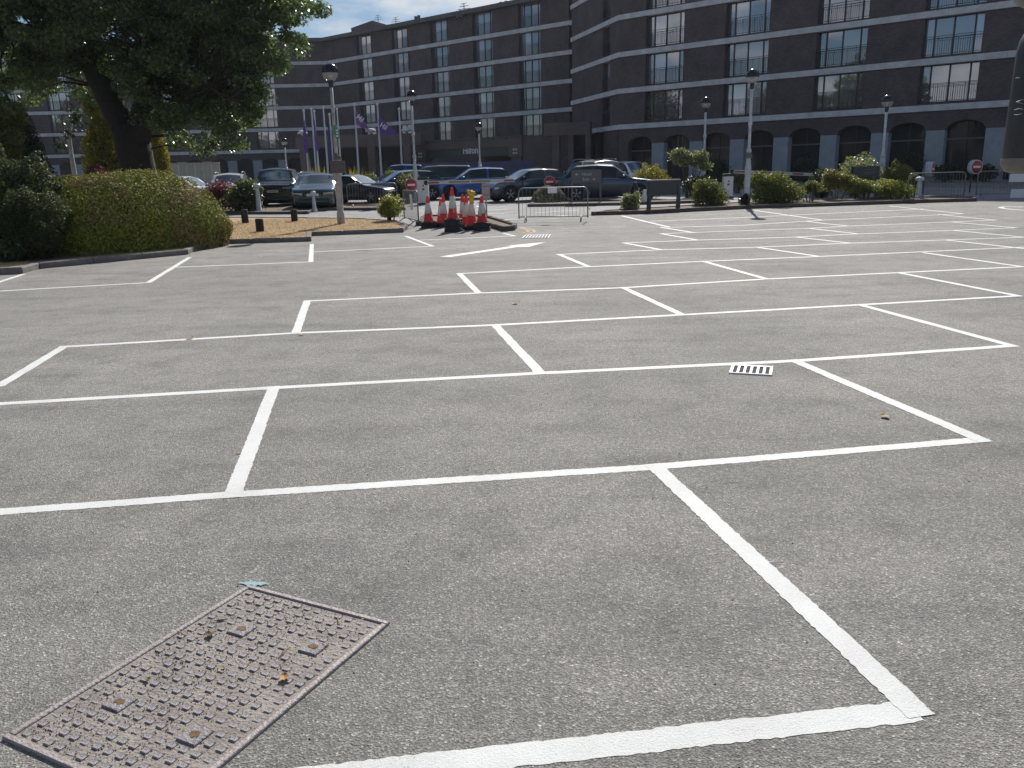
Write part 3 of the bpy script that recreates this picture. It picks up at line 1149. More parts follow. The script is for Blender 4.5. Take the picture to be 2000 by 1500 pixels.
# cores: solid volumes that close the building behind the windows
nB = WB.n
nC = WC.n


def core(pts, z0, z1, nm):
    MB().prism([((p - HL).x, (p - HL).y) for p in pts], z0 - HL.z, z1 - HL.z).link(nm, M['roomdark'], hotel)


core([a0 - WA.n * 0.55 + dA * 0.4, cor - (WA.n + nB).normalized() * 0.58, bEnd - nB * 0.55, bEnd - nB * 14, cor - nB * 14 + dB * 6, a0 - WA.n * 12], 4.6, Z0 + ST * 5 - 0.4, 'right_wing_core')
core([dEnd - WD.n * 0.55, cd - (WD.n + nC).normalized() * 0.58, cEnd - nC * 0.55, cEnd - nC * 14, cd - nC * 14 + dC * 5, dEnd - WD.n * 14], 0.4, Z0 + ST * 5 - 0.4, 'left_wing_core')
rightbrick.link('brick_wall', M['brick'], hotel)
leftbrick.link('brick_wall', M['brick'], hotel)
for k in range(5):
    chain([a0, cor, bEnd], -0.5, 0.14, Z0 + ST * k - 0.38, Z0 + ST * k, 'concrete_band', M['concrete'])
for k in range(1, 5):
    chain([dEnd, cd, cEnd], -0.5, 0.14, Z0 + ST * k - 0.42, Z0 + ST * k, 'concrete_band', M['concrete'])
chain([dEnd, cd + (dEnd - cd).normalized() * 4.2], -0.5, 0.14, Z0 - 0.42, Z0, 'concrete_band', M['concrete'])
chain([dEnd, cd, cEnd], -0.5, 0.55, Z0 + ST * 5 - 0.40, Z0 + ST * 5 + 0.06, 'roof_edge', M['fascia'], 6.8)
chain([a0, cor, bEnd], -0.5, 0.55, Z0 + ST * 5 - 0.40, Z0 + ST * 5 + 0.06, 'roof_edge', M['fascia'], 6.8)
# flat roof of the left wing
MB().prism([((p - HL).x, (p - HL).y) for p in (dEnd - WD.n * 0.5, cd - (WD.n + nC).normalized() * 0.53, cEnd - nC * 0.5, cEnd - nC * 14, cd - nC * 14 + dC * 5, dEnd - WD.n * 14)], Z0 + ST * 5 - 0.35 - HL.z, Z0 + ST * 5 - 0.05 - HL.z).link('roof', M['fascia'], hotel)
# ground floor, right wing: arches between stone pillars
gb = gz(60)
arch_c = [-10.9 + 3.435 * i for i in range(11)]
gw = MB()
pil, archglass, bars = [], [], MB()
for i, c in enumerate(arch_c):
    w2 = 1.16
    zs, rise = 3.50, 0.58
    n = 12
    top = [(c - w2 + 2 * w2 * j / n, zs + rise * math.sqrt(max(0, 1 - (2 * j / n - 1) ** 2)) ** 1.0) for j in range(n + 1)]
    ztop = Z0 - 0.38
    for (x0, z0), (x1, z1) in zip(top, top[1:]):
        gw.hexa([WB.p(x0, 0, z0), WB.p(x1, 0, z1), WB.p(x1, -0.7, z1), WB.p(x0, -0.7, z0), WB.p(x0, 0, ztop), WB.p(x1, 0, ztop), WB.p(x1, -0.7, ztop), WB.p(x0, -0.7, ztop)])
    WB.box(gw, c + w2, c + 3.435 - w2, -0.7, 0.0, zs + 0.02, ztop)
    if i >= 0:
        mb = MB()
        WB.box(mb, c + w2, c + 3.435 - w2, -0.7, 0.03, gb - 0.1, zs + 0.02)
        mb.link('stone_pillar', M['pillar'], hotel)
    mb = MB()
    WB.box(mb, c - w2 - 0.02, c + w2 + 0.02, -0.66, -0.60, gb, 4.3)
    g_ = mb.link('arched_window', M['darkglass'], hotel)
    mb = MB()
    WB.box(mb, c - w2, c + w2, -0.597, -0.52, 2.92, 3.02)
    mb.link('transom', M['signgrey'], g_)
    mb = MB()
    WB.box(mb, c - 0.03, c + 0.03, -0.597, -0.54, gb, 2.918)
    WB.box(mb, c - 0.03, c + 0.03, -0.597, -0.54, 3.022, 4.05)
    mb.link('mullion', M['frame'], g_)
WB.box(gw, -13.0, arch_c[0] - 1.16, -0.7, 0.0, gb - 0.1, Z0 - 0.38)
gw.link('brick_wall', M['brick'], hotel)
# ground floor of the slanted end: glazed doors between brick piers
ga = MB()
for s0, s1 in ((0.0, 1.2), (3.4, 3.8), (6.1, 6.5), (8.3, 11.55)):
    WA.box(ga, s0, s1, -0.5, 0.0, gb - 0.1, Z0 - 0.38)
ga.link('brick_wall', M['brick'], hotel)
for s0, s1 in ((1.2, 3.4), (3.8, 6.1), (6.5, 8.3)):
    mb = MB()
    WA.box(mb, s0, s1, -0.45, -0.40, gb, Z0 - 0.4)
    mb.link('glazed_door', M['darkglass'], hotel)
mb = MB()
WA.box(mb, 4.4, 5.6, -0.395, -0.36, gb + 1.2, gb + 2.4)
mb.link('blue_notice', M['hoard'], hotel)
# ground floor, left wing: brick with pillars and arches near the far left
gl = MB()
WC.box(gl, -19.0, 26.5, -0.5, 0.0, gb, Z0 - 0.001)
WD.box(gl, 0, LD, -0.5, -0.12, gb, Z0 - 0.42)
gl.link('brick_wall', M['brick'], hotel)
for i in range(14):
    s = LD - 7.0 - 3.43 * i
    mb = MB()
    WD.box(mb, s - 0.6, s + 0.6, -0.12, 0.05, gb, 3.75)
    mb.link('stone_pillar', M['pillar'], hotel)
    poly_ = [(-1.0, gb), (1.0, gb), (1.0, 3.5)] + [(math.cos(a) * 1.0, 3.5 + 0.55 * math.sin(a)) for a in [PI * j / 8 for j in range(1, 8)]] + [(-1.0, 3.5)]
    v1 = [WD.p(s + 1.72 + x, -0.09, z) for x, z in poly_]
    v0 = [WD.p(s + 1.72 + x, -0.13, z) for x, z in poly_]
    nn_ = len(v1)
    MB().add(v1 + v0, [tuple(range(nn_))] + [(i_, (i_ + 1) % nn_, nn_ + (i_ + 1) % nn_, nn_ + i_) for i_ in range(nn_)]).link('arched_window', M['darkglass'], hotel)
# lift tower and aerials on the roof
tw = at(729, 60, 131)
t_ = MB()
p0, p1, p2 = at(686, 60, 136), at(728, 60, 130), at(778, 60, 137)
tz = at(728, 40, 130).z
t_.prism([((p - HL).x, (p - HL).y) for p in (p0, p1, p2, p0 + p2 - p1)], Z0 + ST * 5 - 0.049 - HL.z, tz - HL.z)
t_.link('lift_tower', M['brick'], hotel)
for px, py, D in ((738, 31, 129), (773, 35, 128), (906, 8, 100)):
    p = at(px, py, D)
    b_ = Vector((p.x, p.y, Z0 + ST * 5 + (6 if D > 120 else 0.0)))
    if D > 120:
        b_.z = at(px, py + 22, D).z
    mb = MB()
    mb.tube([b_ - HL, p - HL], 0.05, 5)
    for i, q in enumerate((-0.7, -0.35, 0.0)):
        mb.tube([p - HL + Vector((-0.7 + i * 0.2, 0, q * 0.8)), p - HL + Vector((0.7 - i * 0.2, 0.1, q * 0.8 + 0.15))], 0.035, 4)
    mb.link('aerial', M['fascia'], hotel)
for px, py in ((812, 33), (818, 31), (893, 23), (900, 21), (978, 5), (988, 3)):
    p = at(px, py, 100)
    s_ = MB().box(-0.16, 0.16, -0.16, 0.16, -0.7, 0.05)
    s_.link('roof_vent', M['fascia'], hotel, p - HL)

# ------------------------------------------------------------------ entrance block in front of the left wing
ent = thing('hotel_entrance', 'low brick entrance canopy with a dark sign band reading Hilton', 'entrance', (-4.4, 84.0, gz(80)))
HL_old = HL
HL = Vector(ent.location)
WE = Wall(Vector((-4.4, 84.0, 0)), dC)


def on(wall, px, py):
    r = ray(px, py)
    t_ = (wall.o.dot(wall.n)) / (r.x * wall.n.x + r.y * wall.n.y)
    q = r * t_ + Vector((0, 0, EYE))
    return (Vector((q.x, q.y, 0)) - wall.o).dot(wall.u), q.z


ge = gz(80)
e0, e1 = on(WE, 812, 280)[0], on(WE, 1019, 280)[0]
top_z = on(WE, 915, 270)[1]
mb = MB()
WE.box(mb, e0, e1, -9.0, 0.0, top_z - 0.95, top_z)
mb.link('canopy_beam', M['brick2'], ent)
mb = MB()
for i in range(int((e1 - e0) / 0.42)):
    WE.box(mb, e0 + 0.1 + i * 0.42, e0 + 0.3 + i * 0.42, 0.0, 0.07, top_z - 0.28, top_z - 0.06)
mb.link('brick_dentils', M['brick'], ent)['kind'] = 'stuff'
mb = MB()
WE.box(mb, e0 + 1.25, e1 - 1.6, -0.35, -0.2, top_z - 1.75, top_z - 0.951)
mb.link('sign_band', M['signdark'], ent)
for a, b in ((e0, e0 + 1.25), (e1 - 1.6, e1)):
    mb = MB()
    WE.box(mb, a, b, -1.3, 0.02, top_z - 1.9, top_z - 0.951)
    mb.link('pier_head', M['brick2'], ent)
    mb = MB()
    for dx in (-0.16, 0.16):
        for dz in (-0.16, 0.16):
            WE.box(mb, (a + b) / 2 + dx - 0.09, (a + b) / 2 + dx + 0.09, 0.02, 0.07, top_z - 1.4 + dz - 0.09, top_z - 1.4 + dz + 0.09)
    mb.link('wall_light', M['concrete'], ent)
    mb = MB()
    WE.box(mb, a + 0.2, b - 0.2, -1.2, -0.1, ge, top_z - 1.901)
    mb.link('pier', M['brick2'], ent)
mb = MB()
WE.box(mb, e0 + 1.0, e1 - 1.0, -8.5, -8.2, ge, top_z - 0.96)
mb.link('glazed_lobby', M['darkglass'], ent)
mb = MB()
WE.box(mb, e1, e1 + 5.6, -6, -0.15, ge, top_z - 0.1)
mb.link('side_wall', M['brick'], ent)
s_, z_ = on(WE, 914, 293.5)
HT, BT = 0.66, 0.085                        # cap height and stroke of the sign letters


def letter(boxes, x0, curve=None):
    mb = MB()
    for a, b, c, d_ in boxes:
        WE.box(mb, s_ + x0 + a, s_ + x0 + b, -0.198, -0.14, z_ - HT / 2 + c, z_ - HT / 2 + d_)
    if curve:
        n = len(curve[0])
        for q in range(n - 1 if not curve[2] else n):
            o0, o1, i0, i1 = curve[0][q], curve[0][(q + 1) % n], curve[1][q], curve[1][(q + 1) % n]
            f_ = lambda p_, d_: WE.p(s_ + x0 + p_[0], d_, z_ - HT / 2 + p_[1])
            mb.hexa([f_(o0, -0.14), f_(o1, -0.14), f_(i1, -0.14), f_(i0, -0.14), f_(o0, -0.198), f_(o1, -0.198), f_(i1, -0.198), f_(i0, -0.198)])
    mb.link('sign_letter', M['letter'], ent)


XH = 0.46
arc = lambda cx, cy, rx, ry, a0_, a1_, n: [(cx + rx * math.cos(a0_ + (a1_ - a0_) * q / n), cy + ry * math.sin(a0_ + (a1_ - a0_) * q / n)) for q in range(n + 1)]
letter([(0, BT, 0, HT), (.36, .36 + BT, 0, HT), (BT, .36, .31, .31 + BT)], -.80)
letter([(0, BT, 0, XH), (0, BT, .55, .55 + BT)], -.25)
letter([(0, BT, 0, HT + .04)], -.06)
letter([(.05, .05 + BT, 0, .60), (-.02, .05, XH - BT, XH), (.05 + BT, .22, XH - BT, XH)], .10)
letter([], .36, (arc(.19, XH / 2, .19, XH / 2, 0, 2 * PI * 15 / 16, 15), arc(.19, XH / 2, .11, XH / 2 - BT, 0, 2 * PI * 15 / 16, 15), True))
letter([(0, BT, 0, XH), (.27, .27 + BT, 0, XH - .17)], .83 - .02, (arc(.1775, XH - .1775, .1775, .1775, 0, PI, 8), arc(.1775, XH - .1775, .0925, .0925, 0, PI, 8), False))
# covered walkway to the right of the canopy, colonnade to the left
WG = Wall(Vector((3.0, 74.0, 0)), Vector((1, -0.25, 0)))
g0, g1 = on(WG, 1062, 250)[0], on(WG, 1152, 250)[0]
gz1 = on(WG, 1110, 239)[1]
mb = MB()
WG.box(mb, g0, g1, -1.2, 0.0, gz1 - 1.05, gz1)
mb.link('walkway_beam', M['brick2'], ent)
for px0, px1 in ((1078, 1092), (1109, 1119), (1143, 1153)):
    a, b = on(WG, px0, 280)[0], on(WG, px1, 280)[0]
    mb = MB()
    WG.box(mb, a, b, -0.7, -0.05, ge, gz1 - 1.051)
    mb.link('walkway_column', M['brick2'], ent)
WF = Wall(Vector((-14.0, 86.0, 0)), Vector((1, -0.12, 0)))
f0, f1 = on(WF, 577, 275)[0], on(WF, 822, 275)[0]
fz1 = on(WF, 700, 263)[1]
mb = MB()
WF.box(mb, f0, f1, -2.0, 0.0, fz1 - 1.15, fz1)
mb.link('colonnade_beam', M['brick2'], ent)
for px0, px1 in ((585, 599), (718, 732), (788, 802)):
    a, b = on(WF, px0, 290)[0], on(WF, px1, 290)[0]
    mb = MB()
    WF.box(mb, a, b, -0.7, 0.1, ge, fz1 - 0.3)
    mb.link('colonnade_column', M['brick2'], ent)
    mb = MB()
    mb.lathe([(0.02, 0.62), (0.25, 0.58), (0.48, 0.42), (0.55, 0.25), (0.2, 0.22), (0.1, 0.0)], 12, c=WF.p((a + b) / 2, -0.2, fz1 - 0.02))
    mb.link('mushroom_light', M['concrete'], ent)
mb = MB()
WF.box(mb, f0, f1, -4.2, -4.0, ge, fz1 - 1.16)
mb.link('glazed_lobby', M['darkglass'], ent)
HL = HL_old

# blue hoarding and cream fence in front of the hotel
hd = thing('blue_hoarding', 'low dark blue hoarding panels in front of the entrance doors', 'hoarding', base(930, 62))
hx0, hx1 = at(812, 325, 62).x - hd.location.x, at(1042, 325, 62).x - hd.location.x
hz = at(930, 316, 62).z - hd.location.z
for i in range(6):
    a = hx0 + (hx1 - hx0) * i / 6
    MB().box(a + 0.015, a + (hx1 - hx0) / 6 - 0.015, -0.03, 0.03, 0.02, hz).link('hoarding_panel', M['hoard'], hd)
cf = thing('panel_fence', 'long cream panel fence with a thin brown top rail behind the parked cars', 'fence', base(370, 60))
fx0, fx1 = at(300, 330, 60).x - cf.location.x, at(430, 330, 60).x - cf.location.x
fz = at(370, 318, 60).z - cf.location.z
for i in range(8):
    a = fx0 + (fx1 - fx0) * i / 8
    MB().box(a + 0.01, a + (fx1 - fx0) / 8 - 0.01, -0.03, 0.03 - 0.02 * (i % 2), 0.0, fz - 0.1).link('fence_panel', M['cream'], cf)
MB().box(fx0, fx1, -0.06, 0.06, fz - 0.099, fz).link('top_rail', M['coping'], cf)

# ================================================================== TREES, HEDGE, SHRUBS
def big_tree(name, label, loc, limbs, crown, nclump, per, leafsize, mt, seed, group=None, clump_r=0.75, bark='bark', gap=None):
    """tree with a forked trunk; clumps of leaves sit at the ends of twigs that reach out from the nearest limb"""
    rng = np.random.default_rng(seed)
    root = thing(name, label, 'tree', loc, 0, group)
    tr = MB()
    nodes = []
    for lim in limbs:
        pts = [Vector(p[:3]) for p in lim]
        tr.tube(pts, [p[3] for p in lim], 12)
        for a, b in zip(pts, pts[1:]):
            for q in (0.0, 0.5):
                p = a.lerp(b, q)
                if p.z > 2.2:
                    nodes.append(p)
        nodes.append(pts[-1])
    tr.link('trunk', M[bark], root)
    C = np.array(crown, float)
    w = C[:, 3] * C[:, 4] * C[:, 5]
    cl = []
    while len(cl) < nclump:
        i = rng.choice(len(C), p=w / w.sum())
        d = rng.normal(size=3)
        d /= np.linalg.norm(d)
        r = rng.random() ** 0.42
        p = C[i, :3] + d * C[i, 3:6] * r
        if gap and gap(p):
            continue
        cl.append(p)
    br = MB()
    PP, NN = [], []
    for p in cl:
        n0 = min(nodes, key=lambda q: (q - Vector(p)).length_squared + max(0, q.z - p[2]) * 2)
        e = Vector(p)
        mid = n0.lerp(e, 0.55) + Vector((rng.uniform(-.3, .3), rng.uniform(-.3, .3), 0.25))
        ln = (e - n0).length
        br.tube([n0, mid, e], [0.02 + 0.016 * ln, 0.012 + 0.008 * ln, 0.008], 4)
        k = int(per * rng.uniform(0.6, 1.4))
        d = unit(rng.normal(size=(k, 3)))
        rr = clump_r * rng.uniform(0.6, 1.25) * rng.random(k)[:, None] ** 0.5
        sc = np.array([1.0, 1.0, 0.62])
        PP.append(p + d * rr * sc)
        NN.append(d * 0.5 + np.array([0, 0, 0.5]))
    br.link('branches', M[bark], root)
    quads_object('crown', leaf_quads(np.concatenate(PP), np.concatenate(NN), leafsize, rng, 0.6, 0.8), mt, root)
    return root


TY = 35.0
tb = base(271, TY)
limbs = [[(0.02, 0, -0.2, .86), (0.0, 0, 0.8, .76), (-.02, 0, 2.0, .70), (-.10, 0, 3.2, .69), (-.16, 0, 3.7, .62)],
         [(-.22, 0, 3.3, .55), (-.75, .1, 4.5, .50), (-1.25, .15, 5.8, .46), (-1.6, .2, 6.6, .44), (-1.78, .2, 8.0, .36), (-1.9, .3, 10, .24), (-1.8, .2, 12.5, .08)],
         [(.16, -.05, 3.2, .54), (.62, -.1, 4.3, .46), (1.3, -.15, 5.3, .34), (2.2, -.25, 6.3, .26), (3.5, -.35, 7.5, .18), (5.4, -.4, 8.6, .07)],
         [(1.3, -.15, 5.2, .22), (2.0, -1.2, 5.6, .16), (3.4, -2.0, 5.2, .10), (4.8, -2.4, 4.4, .04)],
         [(-1.5, .2, 6.3, .28), (-3.0, -.6, 7.2, .2), (-5.2, -1.0, 7.8, .12), (-7.5, -1.2, 7.6, .05)],
         [(-1.7, .2, 7.4, .26), (-.6, 1.6, 8.8, .18), (.8, 3.0, 9.8, .08)], [(2.2, -.25, 6.3, .2), (3.0, 1.6, 7.2, .13), (4.4, 3.2, 7.4, .05)]]
crown = [(0.2, 0.3, 9.6, 6.0, 4.6, 3.9), (4.6, 0.0, 7.6, 3.3, 3.2, 3.0), (2.9, -0.6, 4.9, 2.9, 2.6, 2.3), (-5.2, 0, 8.0, 4.8, 4.0, 3.2), (-2.6, 1.5, 6.2, 3.5, 2.6, 2.0), (1.9, .5, 6.6, 3.2, 2.6, 2.0), (-1.5, -2.6, 7.9, 3.6, 1.8, 2.5), (3.6, -1.4, 6.0, 3.6, 1.8, 2.4), (-9.0, -1.0, 6.6, 3.4, 3.0, 2.4), (5.0, .4, 8.3, 2.9, 2.4, 2.2), (3.4, -.3, 3.9, 2.6, 1.9, 1.6), (5.6, 0, 6.6, 2.3, 2.0, 1.7)]


def oak_gap(p):
    x, y, z = p
    # daylight under the crown left of the trunk and between the two forks
    if z < 4.9 and x < -0.3:
        return True
    if z < 2.3:
        return True
    if z < 5.0 and x > 5.6:
        return True
    if z > 5.5 and x > 8.4:
        return True
    if z > 8.2 and x > 7.1 - 0.35 * (z - 8.2):
        return True
    return math.sin(x * 1.7 + 1) * math.sin(z * 1.9) * math.sin(y * 1.3 + 2) > 0.55


big_tree('oak_tree', 'large dark oak with a thick forked trunk rising behind the clipped hedge', tb, limbs, crown, 880, 260, 0.145, M['oakleaf'], 11, gap=oak_gap, clump_r=0.64)

# clipped hedge, one rounded mass on the kerbed bed
hc = Vector((-9.32, 20.45, 0.0))
hedge = thing('clipped_hedge', 'long clipped dome hedge with sunlit yellow-green top below the oak', 'hedge', hc, math.radians(55))
rng = np.random.default_rng(21)
nH = 120000
HA, HB_, HH = 2.45, 1.95, 1.86
d = unit(rng.normal(size=(nH * 2, 3)))
d[:, 2] = np.abs(d[:, 2])
d[:nH // 2, 2] *= 0.35
d = unit(d)
EX = np.array([2.3, 3.2, 2.7])


def superhedge(dirs):
    lo, hi = np.zeros(len(dirs)), np.full(len(dirs), 3.0)
    for _ in range(40):
        md = (lo + hi) / 2
        big_ = (np.abs(dirs * md[:, None]) ** EX).sum(1) > 1
        hi = np.where(big_, md, hi)
        lo = np.where(big_, lo, md)
    return dirs * lo[:, None]


S = superhedge(d)
ax = np.array([HA, HB_, HH])
# narrower at the foot, as trimmed hedges are
foot = 0.93 + 0.07 * np.clip(S[:, 2] * 2.2, 0, 1)
lum = np.ones(len(S))
for q_ in range(14):
    kv = rng.normal(size=3) * rng.uniform(2.5, 9)
    lum += 0.0085 * np.sin(S @ kv + rng.uniform(0, 6))
rr = (1 - 0.26 * rng.random(len(S)) ** 1.2) * lum
P = S * ax * rr[:, None]
P[:, 2] *= 1 - 0.30 * np.clip(S[:, 0], 0, 1) ** 2
P[:, 0] *= foot
P[:, 1] *= foot
P[:, 2] += 0.02
N = unit(np.sign(S) * np.abs(S) ** (EX - 1) / ax)
keep = rng.random(len(S)) < 0.52
P, N = P[keep], N[keep]
quads_object('hedge_foliage', leaf_quads(P, N, 0.058, rng, 0.5, 0.5), M['hedgeleaf'], hedge)
Psh = P[rng.choice(len(P), 900)]
Psh = Psh + unit(Psh) * rng.uniform(.02, .12, (900, 1))
quads_object('stray_shoots', leaf_quads(Psh, unit(Psh), 0.075, rng, 0.35, 1.0), M['hedgeleaf'], hedge)['kind'] = 'stuff'
core_ = MB()
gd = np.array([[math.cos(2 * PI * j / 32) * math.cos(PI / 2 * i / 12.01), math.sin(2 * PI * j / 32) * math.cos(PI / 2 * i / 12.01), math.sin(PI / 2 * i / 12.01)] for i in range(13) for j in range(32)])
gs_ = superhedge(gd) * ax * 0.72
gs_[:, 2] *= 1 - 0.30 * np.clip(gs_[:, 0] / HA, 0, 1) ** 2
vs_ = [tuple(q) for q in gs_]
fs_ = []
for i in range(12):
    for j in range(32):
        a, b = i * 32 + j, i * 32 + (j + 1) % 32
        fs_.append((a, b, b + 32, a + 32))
core_.add(vs_, fs_)
core_.link('shade_core', M['core_shade'], hedge)  # closed near-black core added, its colour standing in for shade between the leaves

# left edge planting
shrub('lime_shrub', 'bright lime green shrub with long leaves at the left edge', 'shrub', base(-14, 17.8), [(-.1, 0, 1.35, .38, .5, .42), (-.25, .1, .8, .45, .5, .6)], M['shrubleaf'], 1800, 0.10, 31, spread=1.0)
shrub('yew_bush', 'dark feathery yew bush between the lime shrub and the hedge', 'shrub', base(48, 17.5), [(0, 0, .62, .5, .45, .5), (-.35, .2, .9, .5, .5, .7), (.1, .35, 1.0, .5, .45, .5)], M['yewleaf'], 9000, 0.065, 32, aspect=0.3, spread=1.1)
shrub('dark_evergreen', 'tall dark evergreen bush behind the yew at the left edge', 'shrub', base(48, 18.6), [(0, 0, 1.2, .8, .7, 1.0), (-.8, 0, 1.2, .8, .7, 1.1), (.3, .2, 1.15, .5, .6, .55)], M['yewleaf'], 14000, 0.085, 33, aspect=0.4)
shrub('laurel_shrub', 'low glossy laurel with pale shining leaves by the kerb corner', 'shrub', base(2, 17.3), [(0, 0, .33, .36, .34, .3), (-.4, .1, .4, .4, .34, .36)], M['laurel'], 900, 0.105, 34, aspect=0.5)
shrub('round_conifer', 'rounded mid-green conifer left of the pale leaning trunk', 'shrub', base(58, 29), [(0, 0, 1.8, .75, .7, 1.5), (-.1, 0, 2.9, .5, .5, .8), (-.9, 0, 2.0, .9, .8, 1.7), (-.7, 0, 3.6, .8, .7, .9)], M['darkshrub'], 12000, 0.10, 35)
shrub('edge_bush', 'bright leafed bush with bare twigs at the far left edge under the oak', 'shrub', base(10, 27), [(-.2, 0, 3.0, .9, .8, .9), (-.3, 0, 1.7, 1.0, .8, 1.3), (.45, 0, 3.7, .5, .5, .4)], M['shrubleaf'], 7000, 0.105, 36, stems=8)
shrub('yellow_tree', 'feathery yellow-green tree seen left of the oak trunk', 'tree', base(205, 46), [(0, 0, 2.6, 1.0, .9, 1.9), (.4, 0, 4.2, .8, .8, 1.4), (-.2, 0, 5.4, .5, .5, .9), (.9, 0, 1.8, .7, .7, 1.2)], M['yellowleaf'], 8500, 0.16, 37, leafname='crown', shell=0.8)
shrub('maple_bush', 'small dark red maple at the foot of the yellow-green tree', 'shrub', base(188, 44), [(0, 0, 1.6, .55, .5, .6)], M['redleaf'], 900, 0.12, 38)
shrub('yellow_bush', 'yellow leafed bush showing just right of the oak trunk', 'shrub', base(318, 44), [(0, 0, 2.2, .45, .45, 1.5), (-.15, 0, 3.9, .4, .4, .8)], M['yellowleaf'], 2600, 0.12, 39, shell=0.8)
bt = thing('birch_tree', 'thin leaning pale birch trunk in front of the far hotel arches', 'tree', base(144, 40))
b0 = Vector(bt.location)
MB().tube([Vector((.05, 0, 0)), at(143, 325, 40) - b0, at(139, 300, 40) - b0, at(136, 272, 40) - b0, at(140, 235, 40) - b0], [.13, .11, .09, .07, .04], 7).link('trunk', M['bark2'], bt)
P, N = blob_points([(*(at(135, 262, 40) - b0), .35, .4, .3), (*(at(150, 230, 40) - b0), .6, .5, .6), (*(at(115, 285, 40) - b0), .3, .3, .25)], 420, rng, 0.9)
quads_object('crown', leaf_quads(P, N, 0.16, rng), M['darkshrub'], bt)

# left island planting and verge bush
px_shrub('rhododendron_bush', 'rhododendron with long drooping leaves on the left island beside the white bollard', 470, 410, 84, 341, M['rhodo'], 1900, 0.20, 41, D=37, form='mound', stems=8, aspect=0.28, spread=1.0)
px_shrub('red_shrub', 'small dark red berberis bush above the end of the clipped hedge', 428, 412, 66, 352, M['redleaf'], 2200, 0.09, 42, D=38.5)
px_shrub('ball_bush', 'small round sunlit bush on thin stems at the verge corner', 764, 437, 54, 381, M['palebush'], 2200, 0.065, 43, stems=9, form='ball', cut=0.22)
px_shrub('ivy_bush', 'brownish climbing bush round the pole behind the round no entry sign', 800, 400, 46, 338, M['brownshrub'], 1500, 0.10, 44, D=43, form='topiary')
for i, (cx, D, hpx) in enumerate(((690, 58, 318), (616, 58, 318))):
    p = base(cx, D)
    root = thing('yucca_plant', ('spiky yucca clump between the two hanging flags' if i == 0 else 'spiky yucca clump at the foot of the leftmost flagpoles'), 'plant', p, 0, 'yucca clumps by the flagpoles')
    mb = MB()
    r0 = random.Random(50 + i)
    hh = at(cx, hpx, D).z - p.z
    for j in range(60):
        a = r0.uniform(0, 6.28)
        el = r0.uniform(0.5, 1.45)
        ln = hh * r0.uniform(0.7, 1.05)
        dx, dy, dz = math.cos(a) * math.cos(el), math.sin(a) * math.cos(el), math.sin(el)
        s0 = Vector((r0.uniform(-.6, .6), r0.uniform(-.4, .4), 0))
        q = Vector((-math.sin(a), math.cos(a), 0)) * 0.05
        e_1 = s0 + Vector((dx, dy, dz)) * ln * 0.6
        e_2 = s0 + Vector((dx, dy, dz * .95)) * ln
        mb.add([s0 - q, s0 + q, e_1 + q, e_1 - q, e_2], [(0, 1, 2, 3), (3, 2, 4)])
    mb.link('leaves', M['yellowleaf'], root)
for cx, yt, lab in ((720, 338, 'low rounded box bush at the foot of the second flagpole from the right'), (765, 333, 'low rounded box bush beside the dark blue parked cars')):
    px_shrub('box_bush', lab, cx, 380, 38, yt, M['shrubleaf'], 900, 0.12, cx, D=52)

# the long bed and island planting at the right
px_shrub('variegated_bush', 'pale variegated bush at the left end of the long kerbed bed', 1229, 414, 44, 372, M['variegated'], 1500, 0.075, 61, D=31.2, form='mound')
px_shrub('clipped_yellow_bush', 'clipped yellowish bush behind the white wedge sign', 1270, 396, 62, 323, M['yellowleaf'], 3200, 0.085, 62, D=40.5, form='topiary')
fp = base(1346, 40.5)
fh = at(1346, 287, 40.5).z - fp.z
fat = shrub('fatsia_plant', 'tall fatsia with a spreading crown of palmate leaves on bare stems', 'plant', fp,
            [(-.45, 0, fh * .84, .55, .5, .32), (.45, 0, fh * .80, .5, .5, .32), (.75, 0, fh * .62, .35, .3, .22), (0, 0, fh * .72, .7, .5, .25), (-.5, 0, fh * .9, .3, .3, .2)], M['variegated'], 1500, 0.17, 63, stems=9, aspect=0.3, shell=0.8, spread=1.1)
px_shrub('dark_dense_shrub', 'dark dense shrub under the fatsia beside the lamp post', 1362, 394, 62, 343, M['darkshrub'], 2400, 0.09, 64, D=41)
px_shrub('glossy_bush', 'leafy bush between the dark board and the tall lamp post', 1391, 410, 84, 344, M['shrubleaf'], 3400, 0.082, 65, D=32.6, form='mound')
px_shrub('ivy_tuft', 'small ivy tuft at the foot of the tall lamp post', 1457, 407, 26, 378, M['darkshrub'], 600, 0.06, 66, D=32.4)
px_shrub('big_bush', 'largest spreading green bush just right of the tall lamp post', 1521, 406, 118, 331, M['shrubleaf'], 5200, 0.085, 67, D=33.3, form='mound', stems=6)
px_shrub('small_open_bush', 'small open bush at the right foot of the largest bush', 1585, 400, 46, 350, M['shrubleaf'], 1100, 0.075, 68, D=33.6, form='tree')
px_shrub('dark_round_bush', 'dark round bush shaded behind the small open bush', 1607, 388, 46, 330, M['darkshrub'], 2600, 0.08, 69, D=37.5, form='topiary')
px_shrub('brown_bush', 'brownish bush on a short trunk left of the dark notice board', 1640, 398, 64, 329, M['brownshrub'], 2200, 0.08, 70, D=34.5, form='tree', stems=5)
px_shrub('arched_topiary', 'tall round-topped clipped bush behind the dark notice board', 1679, 385, 78, 303, M['variegated'], 3600, 0.085, 71, D=36.8, form='topiary')
px_shrub('low_tree_bush', 'yellow-green bush on a crooked short trunk under the notice board', 1694, 397, 66, 349, M['limeleaf'], 1700, 0.08, 72, D=34, form='tree', stems=7)
px_shrub('bronze_bush', 'rounded bronze-green bush right of the far lamp post', 1750, 385, 56, 318, M['brownshrub'], 2400, 0.085, 73, D=36.6, form='topiary')
